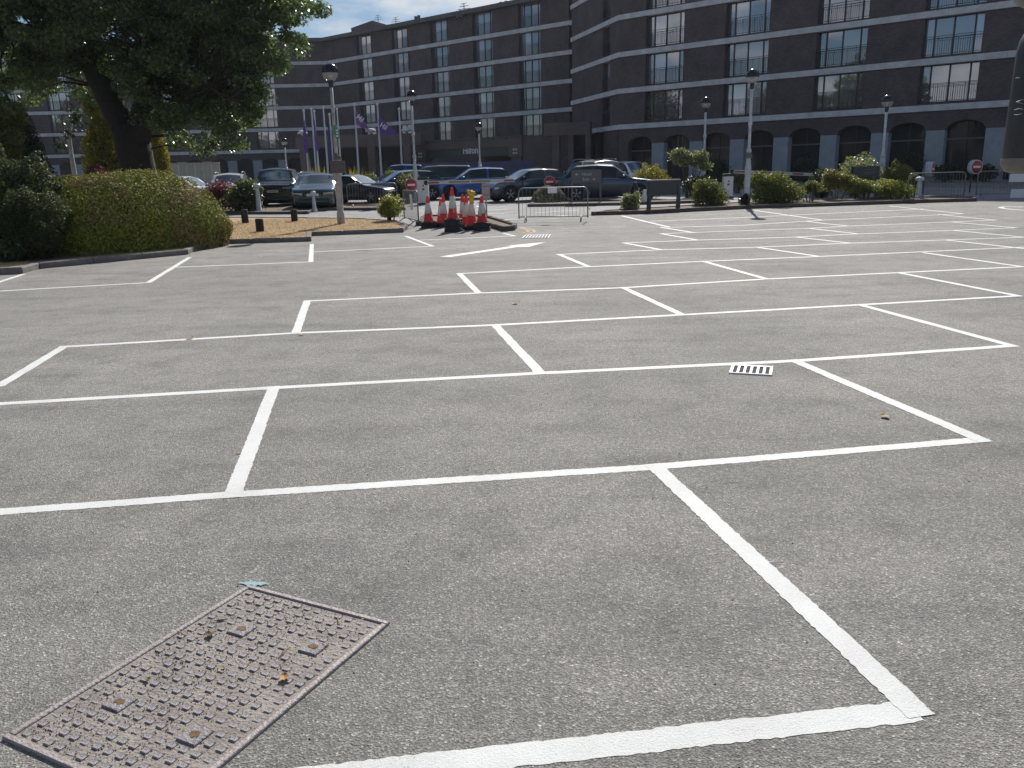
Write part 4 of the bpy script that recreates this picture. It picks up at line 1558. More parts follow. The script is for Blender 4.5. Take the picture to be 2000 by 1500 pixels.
px_shrub('bed_end_bush', 'yellow-green bush near the right end of the long bed before the bollard', 1752, 396, 74, 345, M['limeleaf'], 2200, 0.08, 74, D=34, form='mound')
px_shrub('wispy_bush', 'wispy green bush half behind the left end of the right barrier', 1784, 392, 28, 338, M['shrubleaf'], 800, 0.075, 75, D=35, form='tree')
px_shrub('stone_dome_bush', 'low grey-green dome bush behind the middle crowd barrier', 1071, 404, 70, 363, M['greyshrub'], 9000, 0.055, 76, D=38.5, form='dome', stems=0, shell=0.08, lump=0.03)
px_shrub('low_green_hedge', 'dark low green hedge against the hotel corner behind the parked estate car', 1256, 360, 62, 319, M['darkshrub'], 1500, 0.12, 77, D=56)
px_shrub('pink_bush', 'pale reddish bush behind the white ticket machine', 1441, 370, 34, 336, M['brownshrub'], 800, 0.09, 78, D=44)
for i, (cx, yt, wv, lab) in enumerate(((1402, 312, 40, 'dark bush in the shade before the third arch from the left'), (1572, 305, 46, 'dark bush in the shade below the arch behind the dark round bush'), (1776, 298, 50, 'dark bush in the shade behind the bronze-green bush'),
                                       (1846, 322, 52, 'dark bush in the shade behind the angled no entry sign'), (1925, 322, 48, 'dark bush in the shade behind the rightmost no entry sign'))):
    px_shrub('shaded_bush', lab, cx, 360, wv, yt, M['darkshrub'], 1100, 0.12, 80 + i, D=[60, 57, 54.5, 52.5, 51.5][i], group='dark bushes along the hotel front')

# trees standing left of the picture, seen only as reflections in the hotel windows
for i, (x, y, h) in enumerate(((-58, 30, 14.3), (-70, 47, 16.2), (-52, 12, 13.0), (-80, 62, 16.9), (-47, -6, 14.3), (-62, 20, 12.3), (-40, -22, 14.3), (-90, 40, 18.2), (-20, -35, 13.0), (-66, 5, 15.6))):
    shrub('reflected_tree', 'bushy tree beyond the left of the car park, mirrored in the hotel windows', 'tree', (x, y, gz(y)),
          [(0, 0, h * .62, h * .30, h * .30, h * .38), (h * .16, 0, h * .42, h * .26, h * .26, h * .28), (-h * .17, h * .1, h * .5, h * .26, h * .26, h * .3), (0, h * .1, h * .82, h * .18, h * .18, h * .18)],
          M['mirrtree'], 3600, 0.6, 200 + i, 'trees mirrored in the hotel windows', 5, leafname='crown', shell=0.6)

# ================================================================== LAMP POSTS
def lamp_post(name, label, p, h, dirty=False, group='globe lamp posts', thick=1.0, sections=((0.0, .10), (1.45, .105), (1.62, .075))):
    r = thing(name, label, 'lamp post', p, 0, group)
    mt = M['lampdirty'] if dirty else M['lampwhite']
    lo = MB()
    t = thick
    lo.lathe([(.125 * t, -0.05), (.125 * t, .45), (.105 * t, .47), (.115 * t, 1.25), (.125 * t, 1.4), (.075 * t, 1.85), (.07 * t, h * .42)], 14)
    lo.link('pole_base', mt, r)
    up = MB()
    up.lathe([(.085 * t, h * .42), (.10 * t, h * .42 + .06), (.085 * t, h * .42 + .16), (.058 * t, h * .42 + .2), (.052 * t, h * .62), (.05 * t, h - .42)], 12)
    up.link('pole', mt, r)
    if h > 4.4:
        MB().lathe([(.07 * t, h * .63), (.085 * t, h * .64), (.07 * t, h * .665)], 12).link('collar', mt, r)
    nk = MB()
    nk.lathe([(.06 * t, h - .46), (.075 * t, h - .40), (.085 * t, h - .24), (.05, h - .20)], 12)
    nk.link('lamp_neck', M['black'], r)
    R = 0.245
    cap = MB()
    cap.lathe([(R * 1.03, h - .035), (R * 1.03, h)] + [(R * 1.03 * math.cos(a), h + R * 1.03 * math.sin(a)) for a in [PI / 2 * i / 8 for i in range(1, 8)]] + [(0.01, h + R * 1.03)], 20)
    cap.link('globe_cap', M['blackgloss'], r)
    gl = MB()
    gl.lathe([(R * math.sin(a), h - .04 - R * math.cos(a)) for a in [PI / 2 * (0.28 + 0.72 * i / 7) for i in range(8)]], 20)
    gl.link('glass_bowl', M['bowl'], r)
    MB().lathe([(.05, h - .2), (.07, h - .12), (.07, h - .06), (.02, h - .05)], 10).link('bulb_holder', M['lampwhite'], r)
    return r


def bowlmat():
    mt = bpy.data.materials.new('globe_glass')
    mt.use_nodes = True
    t = mt.node_tree
    b = t.nodes['Principled BSDF']
    out = t.nodes['Material Output']
    b.inputs['Base Color'].default_value = (0.75, 0.74, 0.75, 1)
    b.inputs['Roughness'].default_value = 0.15
    tr = t.nodes.new('ShaderNodeBsdfTransparent')
    tr.inputs['Color'].default_value = (0.85, 0.83, 0.83, 1)
    ms = t.nodes.new('ShaderNodeMixShader')
    ms.inputs[0].default_value = 0.33
    t.links.new(tr.outputs[0], ms.inputs[1])
    t.links.new(b.outputs[0], ms.inputs[2])
    t.links.new(ms.outputs[0], out.inputs['Surface'])
    return mt


M['bowl'] = bowlmat()


def top_h(p, px, py):
    return at(px, py, p.y).z - p.z


p = G(667, 443)
nearlamp = lamp_post('lamp_post', 'weathered lamp post with taupe board and green sign on the grass verge', p, top_h(p, 643.4, 140), True, thick=1.0)
nx = lambda px, py: at(px, py, p.y - 0.16) - p
q = nx(659.5, 326)
MB().cbox(-.235, .235, -.02, .02, -.19, .19, .006).link('direction_board', M['signtaupe'], nearlamp, q)
q = nx(658, 307)
MB().add([(-.12, -.02, -.08), (.12, -.02, -.08), (.13, -.02, .02), (.03, -.02, .07), (.03, -.02, .12), (-.06, -.02, .12), (-.12, -.02, .03),
          (-.12, .02, -.08), (.12, .02, -.08), (.13, .02, .02), (.03, .02, .07), (.03, .02, .12), (-.06, .02, .12), (-.12, .02, .03)],
         [tuple(range(7)), tuple(range(13, 6, -1))] + [(i, 7 + i, 7 + (i + 1) % 7, (i + 1) % 7) for i in range(7)]).link('arrow_board', M['signtaupe'], nearlamp, q)
q = nx(654, 254)
gs = MB().cbox(-.085, .085, -.02, .02, -.15, .15, .005).link('green_sign', M['greensign'], nearlamp, q - Vector((.0, 0, 0)))
q = nx(657.5, 261.5)
gs2 = MB().cbox(-.06, .06, -.025, .015, -.15, .15, .005).link('green_sign', M['greensign'], nearlamp, q + Vector((.03, -.03, 0)))
g3 = MB()
for zz in (-.07, .02, .10):
    g3.box(-.03, .03, -.032, -.026, zz - .018, zz + .02)
g3.link('white_symbol', M['letter'], gs2)
q = nx(660, 366) if False else None
p = base(811, 42.5)
lamp2 = lamp_post('lamp_post', 'lamp post rising behind the round no entry sign near the barrier cabinet', p, top_h(p, 800.7, 187))
p = base(938, 58)
lamp_post('lamp_post', 'small far lamp post standing just right of the hotel lettering', p, top_h(p, 935.7, 247))
p = base(1374, 42)
lamp_post('lamp_post', 'lamp post behind the fatsia crown at the right', p, top_h(p, 1380, 200))
p = G(1457.5, 404)
tl = lamp_post('lamp_post', 'tall white lamp post in the long bed beside the largest bush', p, top_h(p, 1470.7, 148.5))
bx = at(1462.5, 304, p.y - .12) - p
MB().cbox(-.11, .11, -.05, .05, -.09, .09, .01).link('control_box', M['signgrey'], tl, bx)
p = base(1721, 37.6)
l5 = lamp_post('lamp_post', 'lamp post behind the dark notice board near the right end of the bed', p, top_h(p, 1736.6, 197))
bx = at(1724.5, 306, p.y) - p
MB().lathe([(.06, -.07), (.085, -.06), (.085, .06), (.06, .07)], 12).link('dark_band', M['signgrey'], l5, bx)
p = base(561, 66)
lamp_post('lamp_post', 'small lamp post seen above the dark square-fronted car', p, top_h(p, 556, 276))

# ================================================================== FLAGPOLES AND FLAGS
flags = [(592, 218, 603, 0, 'pole and furled purple flag at the left end of the flag row', 'furl'), (606.5, 215, 618, 1, 'bare flagpole second from the left in the flag row', None),
         (613, 219, 623, 2, 'flagpole with a narrow hanging flag, third from the left', 'furl'), (629.5, 212, 641, 1, 'bare flagpole left of the near lamp post', None),
         (644.3, 225, 652, 3, 'flagpole with a navy hanging flag just behind the near lamp post', 'navy'), (659, 215, 667, 2, 'bare flagpole touching the right side of the near lamp post', None),
         (690.7, 207, 701, 0, 'flagpole flying a plum coloured drooping flag with white letters', 'plum'), (735.8, 206, 745, 0, 'flagpole flying a bright purple drooping flag with white letters', 'purple'),
         (779, 215, 786, 0, 'bare flagpole at the right end of the flag row', None)]


def flag_mesh(top, w, h, kind, seed):
    """drooping cloth: hoist along the pole, fly end falling in folds"""
    r0 = random.Random(seed)
    vs_, fs_ = [], []
    nu, nv = 14, 12
    for j in range(nv + 1):
        for i in range(nu + 1):
            u, v = i / nu, j / nv
            if kind == 'purple':
                x = 0.04 + w * u
                z = top - h * (0.94 * u + v * (1 - 0.86 * u))
                y = -0.05 * u + 0.07 * math.sin(u * 9 + v * 3) * u
            elif kind == 'plum':
                x = 0.04 + w * u * (0.75 + 0.25 * v)
                z = top - h * 0.95 * v * (1 - 0.35 * u) - 0.98 * u
                y = -0.05 * u + 0.07 * math.sin(u * 8 + v * 4) * u
            else:
                s = 0.10 * math.sin(u * 11 + seed)
                x = (-0.10 if kind == 'navy' else -0.02) + s * (0.6 + v) - 0.10 * u * v * (2 if kind == 'navy' else .6)
                z = top - h * v - 0.18 * u * h
                y = -0.08 + 0.10 * math.cos(u * 11 + seed) * (0.4 + 0.6 * v)
            vs_.append((x, y, z))
    for j in range(nv):
        for i in range(nu):
            a = j * (nu + 1) + i
            fs_.append((a, a + 1, a + nu + 2, a + nu + 1))
    return MB().add(vs_, fs_, True)


for i, (tx_, ty_, bx_, dd, lab, fk) in enumerate(flags):
    D = 58 + dd
    p = base(bx_, D)
    h = at(tx_, ty_, D).z - p.z
    fp_ = thing('flagpole', lab.replace('pole and furled purple flag', 'flagpole with a furled purple flag'), 'flagpole', p, 0, 'flagpoles in front of the hotel')
    MB().lathe([(.075, 0), (.07, 0.5), (.045, h - .05), (.02, h - .04)], 8).link('pole', M['pole'], fp_)
    MB().lathe([(.02, h - .05), (.09, h + .02), (.09, h + .08), (.02, h + .15)], 8).link('finial', M['concrete'], fp_)
    if fk:
        names = {'plum': ('plum purple flag with white letters drooping from its pole', 'flagpink'), 'purple': ('bright purple flag with white letters drooping from its pole', 'flag'),
                 'navy': ('dark navy flag hanging limp behind the near lamp post', 'flagnavy'), 'furl': ('narrow limp purple flag at the left end of the flag row' if i == 0 else 'narrow limp purple flag on the third pole from the left', 'flag')}
        lab2, mk = names[fk]
        if fk in ('plum', 'purple'):
            f_ = flag_mesh(h - (.22 if fk == 'plum' else .62), .95 if fk == 'plum' else 1.12, .95 if fk == 'plum' else 1.22, fk, i)
        else:
            f_ = flag_mesh(h - .5, .2, 2.6 if fk == 'navy' else 1.9, fk, i)
        o = f_.link('hotel_flag', M[mk], None, p)
        tag(o, lab2, 'flag', 'hotel flags on the flagpoles')
        if fk in ('plum', 'purple'):
            if fk == 'plum':
                text_on('flag_lettering', 'Hil', 0.50, M['letter'], o, (.36, -0.16, h - .82), (PI / 2, math.radians(40), 0), 0.85, 0.02)
            else:
                text_on('flag_lettering', 'Hil', 0.50, M['letter'], o, (.36, -0.16, h - 1.36), (PI / 2, math.radians(34), 0), 0.85, 0.02)
            if fk == 'plum':
                zq = h - 1.42
                MB().add([(.62, -.13, zq), (.99, -.15, zq - .12), (1.0, -.15, zq - .36), (.66, -.13, zq - .22), (.62, -.12, zq), (.99, -.14, zq - .12), (1.0, -.14, zq - .36), (.66, -.12, zq - .22)],
                         [(0, 1, 2, 3), (7, 6, 5, 4), (0, 4, 5, 1), (1, 5, 6, 2), (2, 6, 7, 3), (3, 7, 4, 0)]).link('pale_hem', mat('pale_hem', (0.42, 0.26, 0.40), 0.8), o)

# ================================================================== BOLLARDS
def timber(px, pb, ptop, wpx, lab):
    p = G(px, pb)
    h = at(px, ptop, p.y).z - p.z
    r = wpx / FPX * p.y / 2
    o = MB().lathe([(r, -.05), (r * 1.02, h * .5), (r, h - .02), (r * .9, h)], 12).link('timber_bollard', M['woodpost'], None, p)
    tag(o, lab, 'bollard', 'black timber bollards on the verge')


timber(480, 441.5, 409, 13, 'black timber stump nearest the hedge on the dry grass')
timber(509, 459, 427, 15.5, 'black timber stump nearest the kerb, middle of the three')
timber(576, 438, 408.5, 12.5, 'black timber stump nearest the weathered lamp post')


def white_bollard(px, D, ptop, lab, big):
    p = base(px, D)
    h = at(px, ptop, D).z - p.z
    r = thing('white_bollard', lab, 'bollard', p, 0, 'white iron bollards')
    k = 1.35 if big else 1.0
    MB().lathe([(.13 * k, -.05), (.13 * k, .10), (.085 * k, .14), (.06 * k, h - .24), (.06 * k, h - .17)], 12).link('shaft', M['lampwhite'], r)
    MB().lathe([(.06 * k, h - .17), (.12 * k, h - .15), (.125 * k, h - .08), (.09 * k, h - .02), (.02, h)], 12).link('cap', M['lampwhite'], r)


white_bollard(499, 36.5, 359, 'white mushroom-capped bollard beside the rhododendron', True)
white_bollard(608.5, 36.0, 373, 'white knob-topped bollard in front of the dark grey car', False)
white_bollard(1797.5, 34.2, 345, 'white bollard at the left end of the right crowd barrier', True)
bp_ = thing('black_post', 'slim black post leaning in the pale variegated bush', 'post', base(1246, 31.9))
MB().tube([(0.02, 0, -.05), (-.0, 0, .6), (-.12, 0, top_h(base(1246, 31.9), 1238, 356))], [.07, .07, .075], 8).link('post', M['black'], bp_)

# ================================================================== CROWD BARRIERS
def barrier_proto(label, w=2.2, h=1.08, nb=17):
    r = thing('crowd_barrier', label, 'barrier', (0, 0, 0), 0, 'steel crowd barriers')
    zb = 0.17
    c = 0.16
    pts = [(-w / 2, 0, zb - .05), (-w / 2, 0, h - c)]
    pts += [(-w / 2 + c - c * math.cos(a), 0, h - c + c * math.sin(a)) for a in [PI / 2 * i / 5 for i in range(1, 6)]]
    pts += [(w / 2 - c + c * math.sin(a), 0, h - c + c * math.cos(a)) for a in [PI / 2 * i / 5 for i in range(0, 6)]]
    pts += [(w / 2, 0, zb - .05)]
    f = MB()
    f.tube(pts, 0.021, 8)
    f.tube([(-w / 2, 0, zb), (w / 2, 0, zb)], 0.018, 7)
    f.link('frame', M['galv'], r)
    b = MB()
    for i in range(1, nb + 1):
        x = -w / 2 + w * i / (nb + 1)
        b.tube([(x, 0, zb), (x, 0, h - 0.005)], 0.0058, 5)
    b.link('bars', M['galv'], r)['kind'] = 'stuff'
    for sx in (-1, 1):
        x = sx * (w / 2 - .22)
        ft = MB()
        ft.tube([(x, -.30, 0.0), (x, -.05, zb), (x, .05, zb), (x, .30, 0.0)], 0.017, 6)
        ft.link('foot', M['galv'], r)
    hk = MB()
    hk.tube([(w / 2, 0, .42), (w / 2 + .05, 0, .42), (w / 2 + .05, 0, .36)], .012, 5)
    hk.tube([(w / 2, 0, .92), (w / 2 + .05, 0, .92), (w / 2 + .05, 0, .86)], .012, 5)
    hk.link('hook', M['galv'], r)
    return r


def between(a, b):
    a, b = Vector(a), Vector(b)
    mid = (a + b) / 2
    return Vector((mid.x, mid.y, gz(mid.y))), math.atan2(b.y - a.y, b.x - a.x)


A0, B0 = base(1012, 27.3), base(1148, 27.0)
loc, rz = between(A0, B0)
proto = barrier_proto('crowd barrier with a white paper sheet standing across the exit lane', (B0 - A0).length)
proto.location = loc
proto.rotation_euler = (0, 0, rz)
remember(proto)
w0 = (B0 - A0).length
p2 = barrier_proto('crowd barrier at the right with its left end among the bushes', 2.62)
A1, B1 = base(1769, 33.6), base(1893, 34.2)
loc, rz = between(A1, B1)
p2.location = loc
p2.rotation_euler = (0, 0, rz)
A1, B1 = base(1910, 34.6), base(2032, 34.0)
loc, rz = between(A1, B1)
rb3 = dup(proto, loc, rz, 'crowd barrier at the right edge carrying two white paper sheets')
# the two end to end behind the near lamp post, and the one seen end-on
A1, B1 = base(672, 38.0), base(776, 38.6)
loc, rz = between(A1, B1)
d1 = dup(proto, loc, rz, 'crowd barrier behind the near lamp post in front of the dark parked cars')
A1, B1 = base(783, 28.8), base(815, 26.4)
loc, rz = between(A1, B1)
d2 = dup(proto, loc + Vector((0, 0, 0)), rz, 'crowd barrier seen nearly end-on beside the small round bush')


def paper(par_loc, rz, x, z, w, h, lab):
    mb = MB()
    n = 5
    vs_, fs_ = [], []
    for i in range(n + 1):
        for j in (0, 1):
            vs_.append((-w / 2 + w * i / n, 0.010 * math.sin(i * 1.7), -h / 2 + h * j))
    for i in range(n):
        fs_.append((2 * i, 2 * i + 2, 2 * i + 3, 2 * i + 1))
    mb.add(vs_, fs_)
    c, s = math.cos(rz), math.sin(rz)
    y = -0.045
    o = mb.link('paper_sheet', M['paper'], None, (par_loc.x + c * x - s * y, par_loc.y + s * x + c * y, par_loc.z + z))
    o.rotation_euler = (math.radians(3), 0, rz)
    tag(o, lab, 'paper', 'paper notices on the barriers')
    return o


lo, rz = Vector(proto.location), proto.rotation_euler[2]
pp = at(1079, 371.5, lo.y - .05)
paper(lo, rz, pp.x - lo.x, pp.z - lo.z, .29, .19, 'white paper sheet on the barrier across the exit lane')
lo, rz = Vector(rb3.location), rb3.rotation_euler[2]
for (px, py, w_, h_, lab) in ((1984, 347.5, .56, .32, 'upper white paper sheet on the barrier at the right edge'), (1985, 378, .54, .36, 'lower white paper sheet on the barrier at the right edge')):
    pp = at(px, py, lo.y)
    paper(lo, rz, pp.x - lo.x, pp.z - lo.z, w_, h_, lab)
lo, rz = Vector(d2.location), d2.rotation_euler[2]
paper(lo, rz, 0.35, .72, .34, .5, 'grey plastic sheet hanging on the end-on barrier')
for o_ in (proto,):
    pass

# ================================================================== TRAFFIC CONES
def cone_proto():
    r = thing('traffic_cone', 'cone', 'traffic cone', (0, 0, 0), 0, 'red and white traffic cones')
    bs = MB()
    s = .235
    o8 = [(s, -s + .07), (s, s - .07), (s - .07, s), (-s + .07, s), (-s, s - .07), (-s, -s + .07), (-s + .07, -s), (s - .07, -s)]
    n = 8
    i8 = [(x * .93, y * .93) for x, y in o8]
    vs_ = [(x, y, 0) for x, y in o8] + [(x, y, .035) for x, y in o8] + [(x, y, .052) for x, y in i8]
    fs_ = [tuple(range(n - 1, -1, -1))]
    for L_ in (0, 1):
        fs_ += [(L_ * n + i, L_ * n + (i + 1) % n, (L_ + 1) * n + (i + 1) % n, (L_ + 1) * n + i) for i in range(n)]
    fs_.append(tuple(range(2 * n, 3 * n)))
    bs.add(vs_, fs_)
    # moulded grips
    for a in range(4):
        an = a * PI / 2
        cx_, cy_ = math.cos(an) * .17, math.sin(an) * .17
        bs.box(cx_ - .035, cx_ + .035, cy_ - .035, cy_ + .035, .0521, .072)
    bs.link('cone_base', M['conebase'], r)
    R = lambda z: .155 - (.155 - .034) * (z - .05) / .75
    MB().lathe([(R(.053) + .012, .053), (R(.07), .07), (R(.30), .30)], 20).link('cone_body', M['conered'], r)
    MB().lathe([(R(.30) + .004, .300), (R(.60) + .004, .600)], 20).link('reflective_sleeve', M['conewhite'], r)
    MB().lathe([(R(.60), .600), (R(.78), .78), (R(.8) * .8, .80)], 20).link('cone_tip', M['conetip'], r)
    return r


cone0 = cone_proto()
remember(cone0)
stacks = [(837, 446, 382.5, 3, 'single stack nearest the end-on barrier', 0.1), (867, 444.5, 379, 2, 'the pair stacked just left of the tallest stack', .3), (885, 453.5, 366, 6, 'the tallest stack in the middle', -.2),
          (905, 442, 379, 1, 'standing low just right of the tallest stack', .2), (911.5, 447, 380, 2, 'the stack directly right of the tallest stack', .5),
          (922.5, 449.5, 383, 2, 'the stack with the yellow glove on it', .1), (941.5, 451.5, 382, 4, 'the rightmost stack by the kerbed nose', -.1)]
ordn = ['bottom', 'second', 'third', 'fourth', 'fifth', 'sixth']
first = True
cone_tops = {}
for si, (px, pb, ptop, n, where, rz) in enumerate(stacks):
    p = G(px, pb)
    p = p + Vector((0, .22, 0))
    p.z = gz(p.y)
    H_ = at(px, ptop, p.y).z - p.z
    step = .062
    sc_h = max(0.8, (H_ - step * (n - 1))) / .80
    for k in range(n):
        if n == 1:
            lab = 'red and white cone ' + where
        else:
            nm = 'topmost' if k == n - 1 else ordn[k]
            lab = ('red and white cone topping ' if k == n - 1 else 'black base of the %s cone in ' % nm) + where
        if first:
            c = cone0
            c['label'] = lab
            first = False
        else:
            c = copy_tree(cone0)
            c['label'] = lab
        c.location = p + Vector((rl.uniform(-.012, .012), rl.uniform(-.012, .012), k * step))
        c.rotation_euler = (0, 0, rz + rl.uniform(-.1, .1))
        c.scale = (1, 1, sc_h)
        step = .062
    cone_tops[si] = p + Vector((0, 0, (n - 1) * step + .8 * sc_h))
# old dark red sleeve cone behind the pair
pz = G(861, 443) + Vector((0, .3, 0))
dc = copy_tree(cone0)
dc.location = pz
dc['label'] = 'shaded cone half hidden behind the left pair of cones'
dc.rotation_euler = (0, 0, .4)
# yellow glove pulled over a cone tip
gt = cone_tops[5]
gl_ = MB()
gl_.lathe([(.062, -.22), (.07, -.10), (.085, 0.0), (.10, .07), (.07, .13), (.02, .15)], 12)
for a in range(5):
    an = a * 1.25 + .3
    gl_.tube([(0.05 * math.cos(an), .05 * math.sin(an), .06), (.095 * math.cos(an), .095 * math.sin(an), .10 + .05 * (a % 2)), (.12 * math.cos(an), .12 * math.sin(an), .05 + .07 * (a % 3))], [.045, .042, .03], 7)
tag(gl_.link('yellow_glove', M['glove'], None, gt), 'crumpled yellow work glove pulled over the tip of a cone', 'glove')

# ================================================================== SIGNS AND TICKET BARRIERS
def no_entry(label, px, py, rpx, D, rz=0.0, post=True, group='round no entry signs', deep=.03):
    c = at(px, py, D)
    g_ = Vector((c.x, c.y, gz(c.y)))
    r = thing('no_entry_sign', label, 'road sign', g_, rz, group)
    R = rpx / FPX * D
    zc = c.z - g_.z
    MB().lathe([(R, deep), (R, -.012), (R * .97, -.016)], 28, 'y', (0, 0, zc)).link('sign_rim', M['signtop'] if deep < .1 else M['lampwhite'], r)
    MB().lathe([(R * .88, -.0165), (R * .88, -.0195)], 28, 'y', (0, 0, zc)).link('red_disc', M['red'], r)
    MB().box(-R * .62, R * .62, -.023, -.0196, zc - R * .15, zc + R * .15).link('white_bar', M['white'], r)
    if post:
        MB().lathe([(.03, -.05), (.03, zc - R * .5)], 8, c=(0, deep + .032, 0)).link('post', M['black'], r)
    return r


no_entry('red no entry disc with white bar before the lamp post beside the cabinet', 803.3, 361, 11.8, 41.9)
no_entry('shaded no entry disc half hidden behind the crowd barrier and the dome bush', 1073.5, 355, 11.2, 39.6)
no_entry('thick drum-backed no entry sign turned away behind the right crowd barrier', 1822, 330, 13.5, 38.5, math.radians(52), deep=.28)
no_entry('drum-backed no entry sign facing the car park at the far right', 1907.5, 326, 13.2, 39.0, math.radians(14), deep=.22)


def cabinet(label, px, D, ptop, wpx, capm, boom_to, boomcols, group='ticket barriers'):
    p = base(px, D)
    h = at(px, ptop, D).z - p.z
    w = wpx / FPX * D / 2
    r = thing('ticket_barrier', label, 'barrier', p, 0, group)
    MB().cbox(-w, w, -.16, .16, .08, h - .12, .01).link('cabinet', M['machine'], r)
    MB().cbox(-w - .05, w + .05, -.2, .2, -.03, .079, .01).link('plinth', M['cladding'], r)
    MB().cbox(-w - .02, w + .02, -.18, .18, h - .119, h, .03).link('cap', capm, r)
    MB().box(-.06, .05, -.163, -.1605, h * .52, h * .60).link('red_label', M['red'], r)
    MB().box(-.035, .035, -.163, -.1605, h * .66, h * .72).link('blue_label', M['hoard'], r)
    e = at(*boom_to)
    s = at(px + wpx / 2, boom_to[1] + (5 if px < 1000 else -6), D)
    a, b = s - p, e - p
    a.y = b.y = -.2
    b.y = e.y - p.y - .2
    parts = boomcols
    t0 = 0
    for t1, mk in parts:
        q0, q1 = a.lerp(b, t0), a.lerp(b, t1)
        mb = MB()
        hh = .075
        mb.hexa([q0 + Vector((0, -.03, -hh)), q1 + Vector((0, -.03, -hh)), q1 + Vector((0, .03, -hh)), q0 + Vector((0, .03, -hh)), q0 + Vector((0, -.03, hh)), q1 + Vector((0, -.03, hh)), q1 + Vector((0, .03, hh)), q0 + Vector((0, .03, hh))])
        mb.link('boom_section', M['boomwhite'], r)
        if mk:
            mb = MB()
            d_ = (q1 - q0)
            mb.hexa([q0 + d_ * .04 + Vector((0, -.034, -.04)), q1 - d_ * .04 + Vector((0, -.034, -.04)), q1 - d_ * .04 + Vector((0, -.0305, -.04)), q0 + d_ * .04 + Vector((0, -.0305, -.04)),
                     q0 + d_ * .04 + Vector((0, -.034, .04)), q1 - d_ * .04 + Vector((0, -.034, .04)), q1 - d_ * .04 + Vector((0, -.0305, .04)), q0 + d_ * .04 + Vector((0, -.0305, .04))])
            mb.link('boom_stripe', M[mk], r)
        t0 = t1
    MB().lathe([(.11, -.2), (.11, -.165)], 12, 'y', (a.x - .06, 0, a.z)).link('boom_pivot', M['black'], r)
    return r


cabinet('white ticket barrier cabinet with pale striped boom in front of the blue car', 826, 40.2, 346, 19, M['black'], (1004, 352, 39.6),
        ((.14, 'boomred'), (.24, None), (.5, 'boomyellow'), (.74, 'boomyellow'), (.88, None), (1.0, 'boomred')))
cabinet('white ticket barrier cabinet with a dark cap and reddish boom behind the tall lamp post', 1422, 39.5, 339, 18, M['cladding'], (1590, 341, 41.5),
        ((.15, 'boomred'), (.3, None), (.5, 'boomred'), (.7, None), (.85, 'boomred'), (1.0, None)))
# back of a small sign on a post at the bed nose
p = base(948, 28.3)
sb = thing('sign_back', 'pinkish grey back of a small notice on a thin post behind the rightmost cones', 'sign', p)
zt = top_h(p, 948, 358)
MB().lathe([(.028, -.05), (.028, zt - .02)], 8).link('post', M['pinkgrey'], sb)
MB().cbox(-.135, .135, -.045, -.03, zt - .50, zt, .004).link('plate', M['pinkgrey'], sb)
mb = MB()
for zz in (zt - .1, zt - .38):
    mb.box(-.12, .12, -.06, -.0455, zz - .015, zz + .015)
mb.link('bracket', M['galv'], sb)

# direction sign: HOTEL left, EXIT right
p = base(1145, 37.2)
ds = thing('direction_sign', 'dark grey direction sign with pale words and arrows before the estate car', 'sign', p, math.radians(-6))
zt, zb_ = top_h(p, 1145, 331.5), top_h(p, 1145, 357)
hw = 54 / FPX * p.y / 2
MB().cbox(-hw, hw, -.05, .02, zb_, zt, .008).link('board', M['signgrey'], ds)
for sx in (-1, 1):
    MB().box(sx * hw - .04, sx * hw + .04, .0205, .10, -.05, zt - .02).link('post', M['signgrey'], ds)
text_on('lettering', 'Hotel', .185, M['signtext'], ds, (.02, -.054, zt - .19), (PI / 2, 0, 0), 1, .004)
text_on('lettering', 'Exit', .185, M['signtext'], ds, (-.02, -.054, zt - .41), (PI / 2, 0, 0), 1, .004)
for x, z, sg in ((-.34, zt - .19, -1), (.26, zt - .41, 1)):
    MB().add([(x, -.0545, z - .012), (x + sg * .07, -.0545, z - .012), (x + sg * .07, -.0545, z - .05), (x + sg * .14, -.0545, z), (x + sg * .07, -.0545, z + .05), (x + sg * .07, -.0545, z + .012), (x, -.0545, z + .012)],
             [tuple(range(7)) if sg > 0 else tuple(range(6, -1, -1))]).link('arrow', M['signtext'], ds)
# big dark board seen from behind
pa, pb_ = base(1266.5, 31.0), base(1324, 31.5)
loc, rz = between(pa, pb_)
nb_ = thing('notice_board', 'dark blank board on two slanting posts in the long bed, lit along its top edge', 'sign', loc, rz)
w_ = (pb_ - pa).length / 2
zt, zb_ = top_h(loc, 1298, 351), top_h(loc, 1298, 381)
MB().cbox(-w_ - .03, w_ + .07, -.05, .06, zb_, zt - .03, .01).link('board', M['signdark'], nb_)
MB().cbox(-w_ - .05, w_ + .09, -.07, .08, zt - .029, zt + .01, .008).link('lit_edge_strip', M['signtop'], nb_)  # sunlight along the edge put in as a paler strip
for sx in (-1, 1):
    mb = MB()
    x0 = sx * w_
    mb.hexa([(x0 - .06, -.12, -.05), (x0 + .06, -.12, -.05), (x0 + .06, .02, -.05), (x0 - .06, .02, -.05), (x0 - .05 + .04, -.055, zt - .03), (x0 + .07 + .04, -.055, zt - .03), (x0 + .07 + .04, .0, zt - .03), (x0 - .05 + .04, .0, zt - .03)])
    mb.link('post', M['signdark'], nb_)
pa, pb_ = base(1667, 35.4), base(1716, 35.7)
loc, rz = between(pa, pb_)
n2 = thing('notice_board', 'dark grey notice board on posts among the clipped bushes near the right lamp post', 'sign', loc, rz)
w_ = (pb_ - pa).length / 2
zt, zb_ = top_h(loc, 1690, 324.5), top_h(loc, 1690, 346.5)
MB().cbox(-w_, w_, -.04, .04, zb_, zt, .01).link('board', M['signdark'], n2)
for sx in (-1, 1):
    MB().box(sx * w_ - .05, sx * w_ + .05, .041, .12, -.05, zt - .01).link('post', M['signdark'], n2)
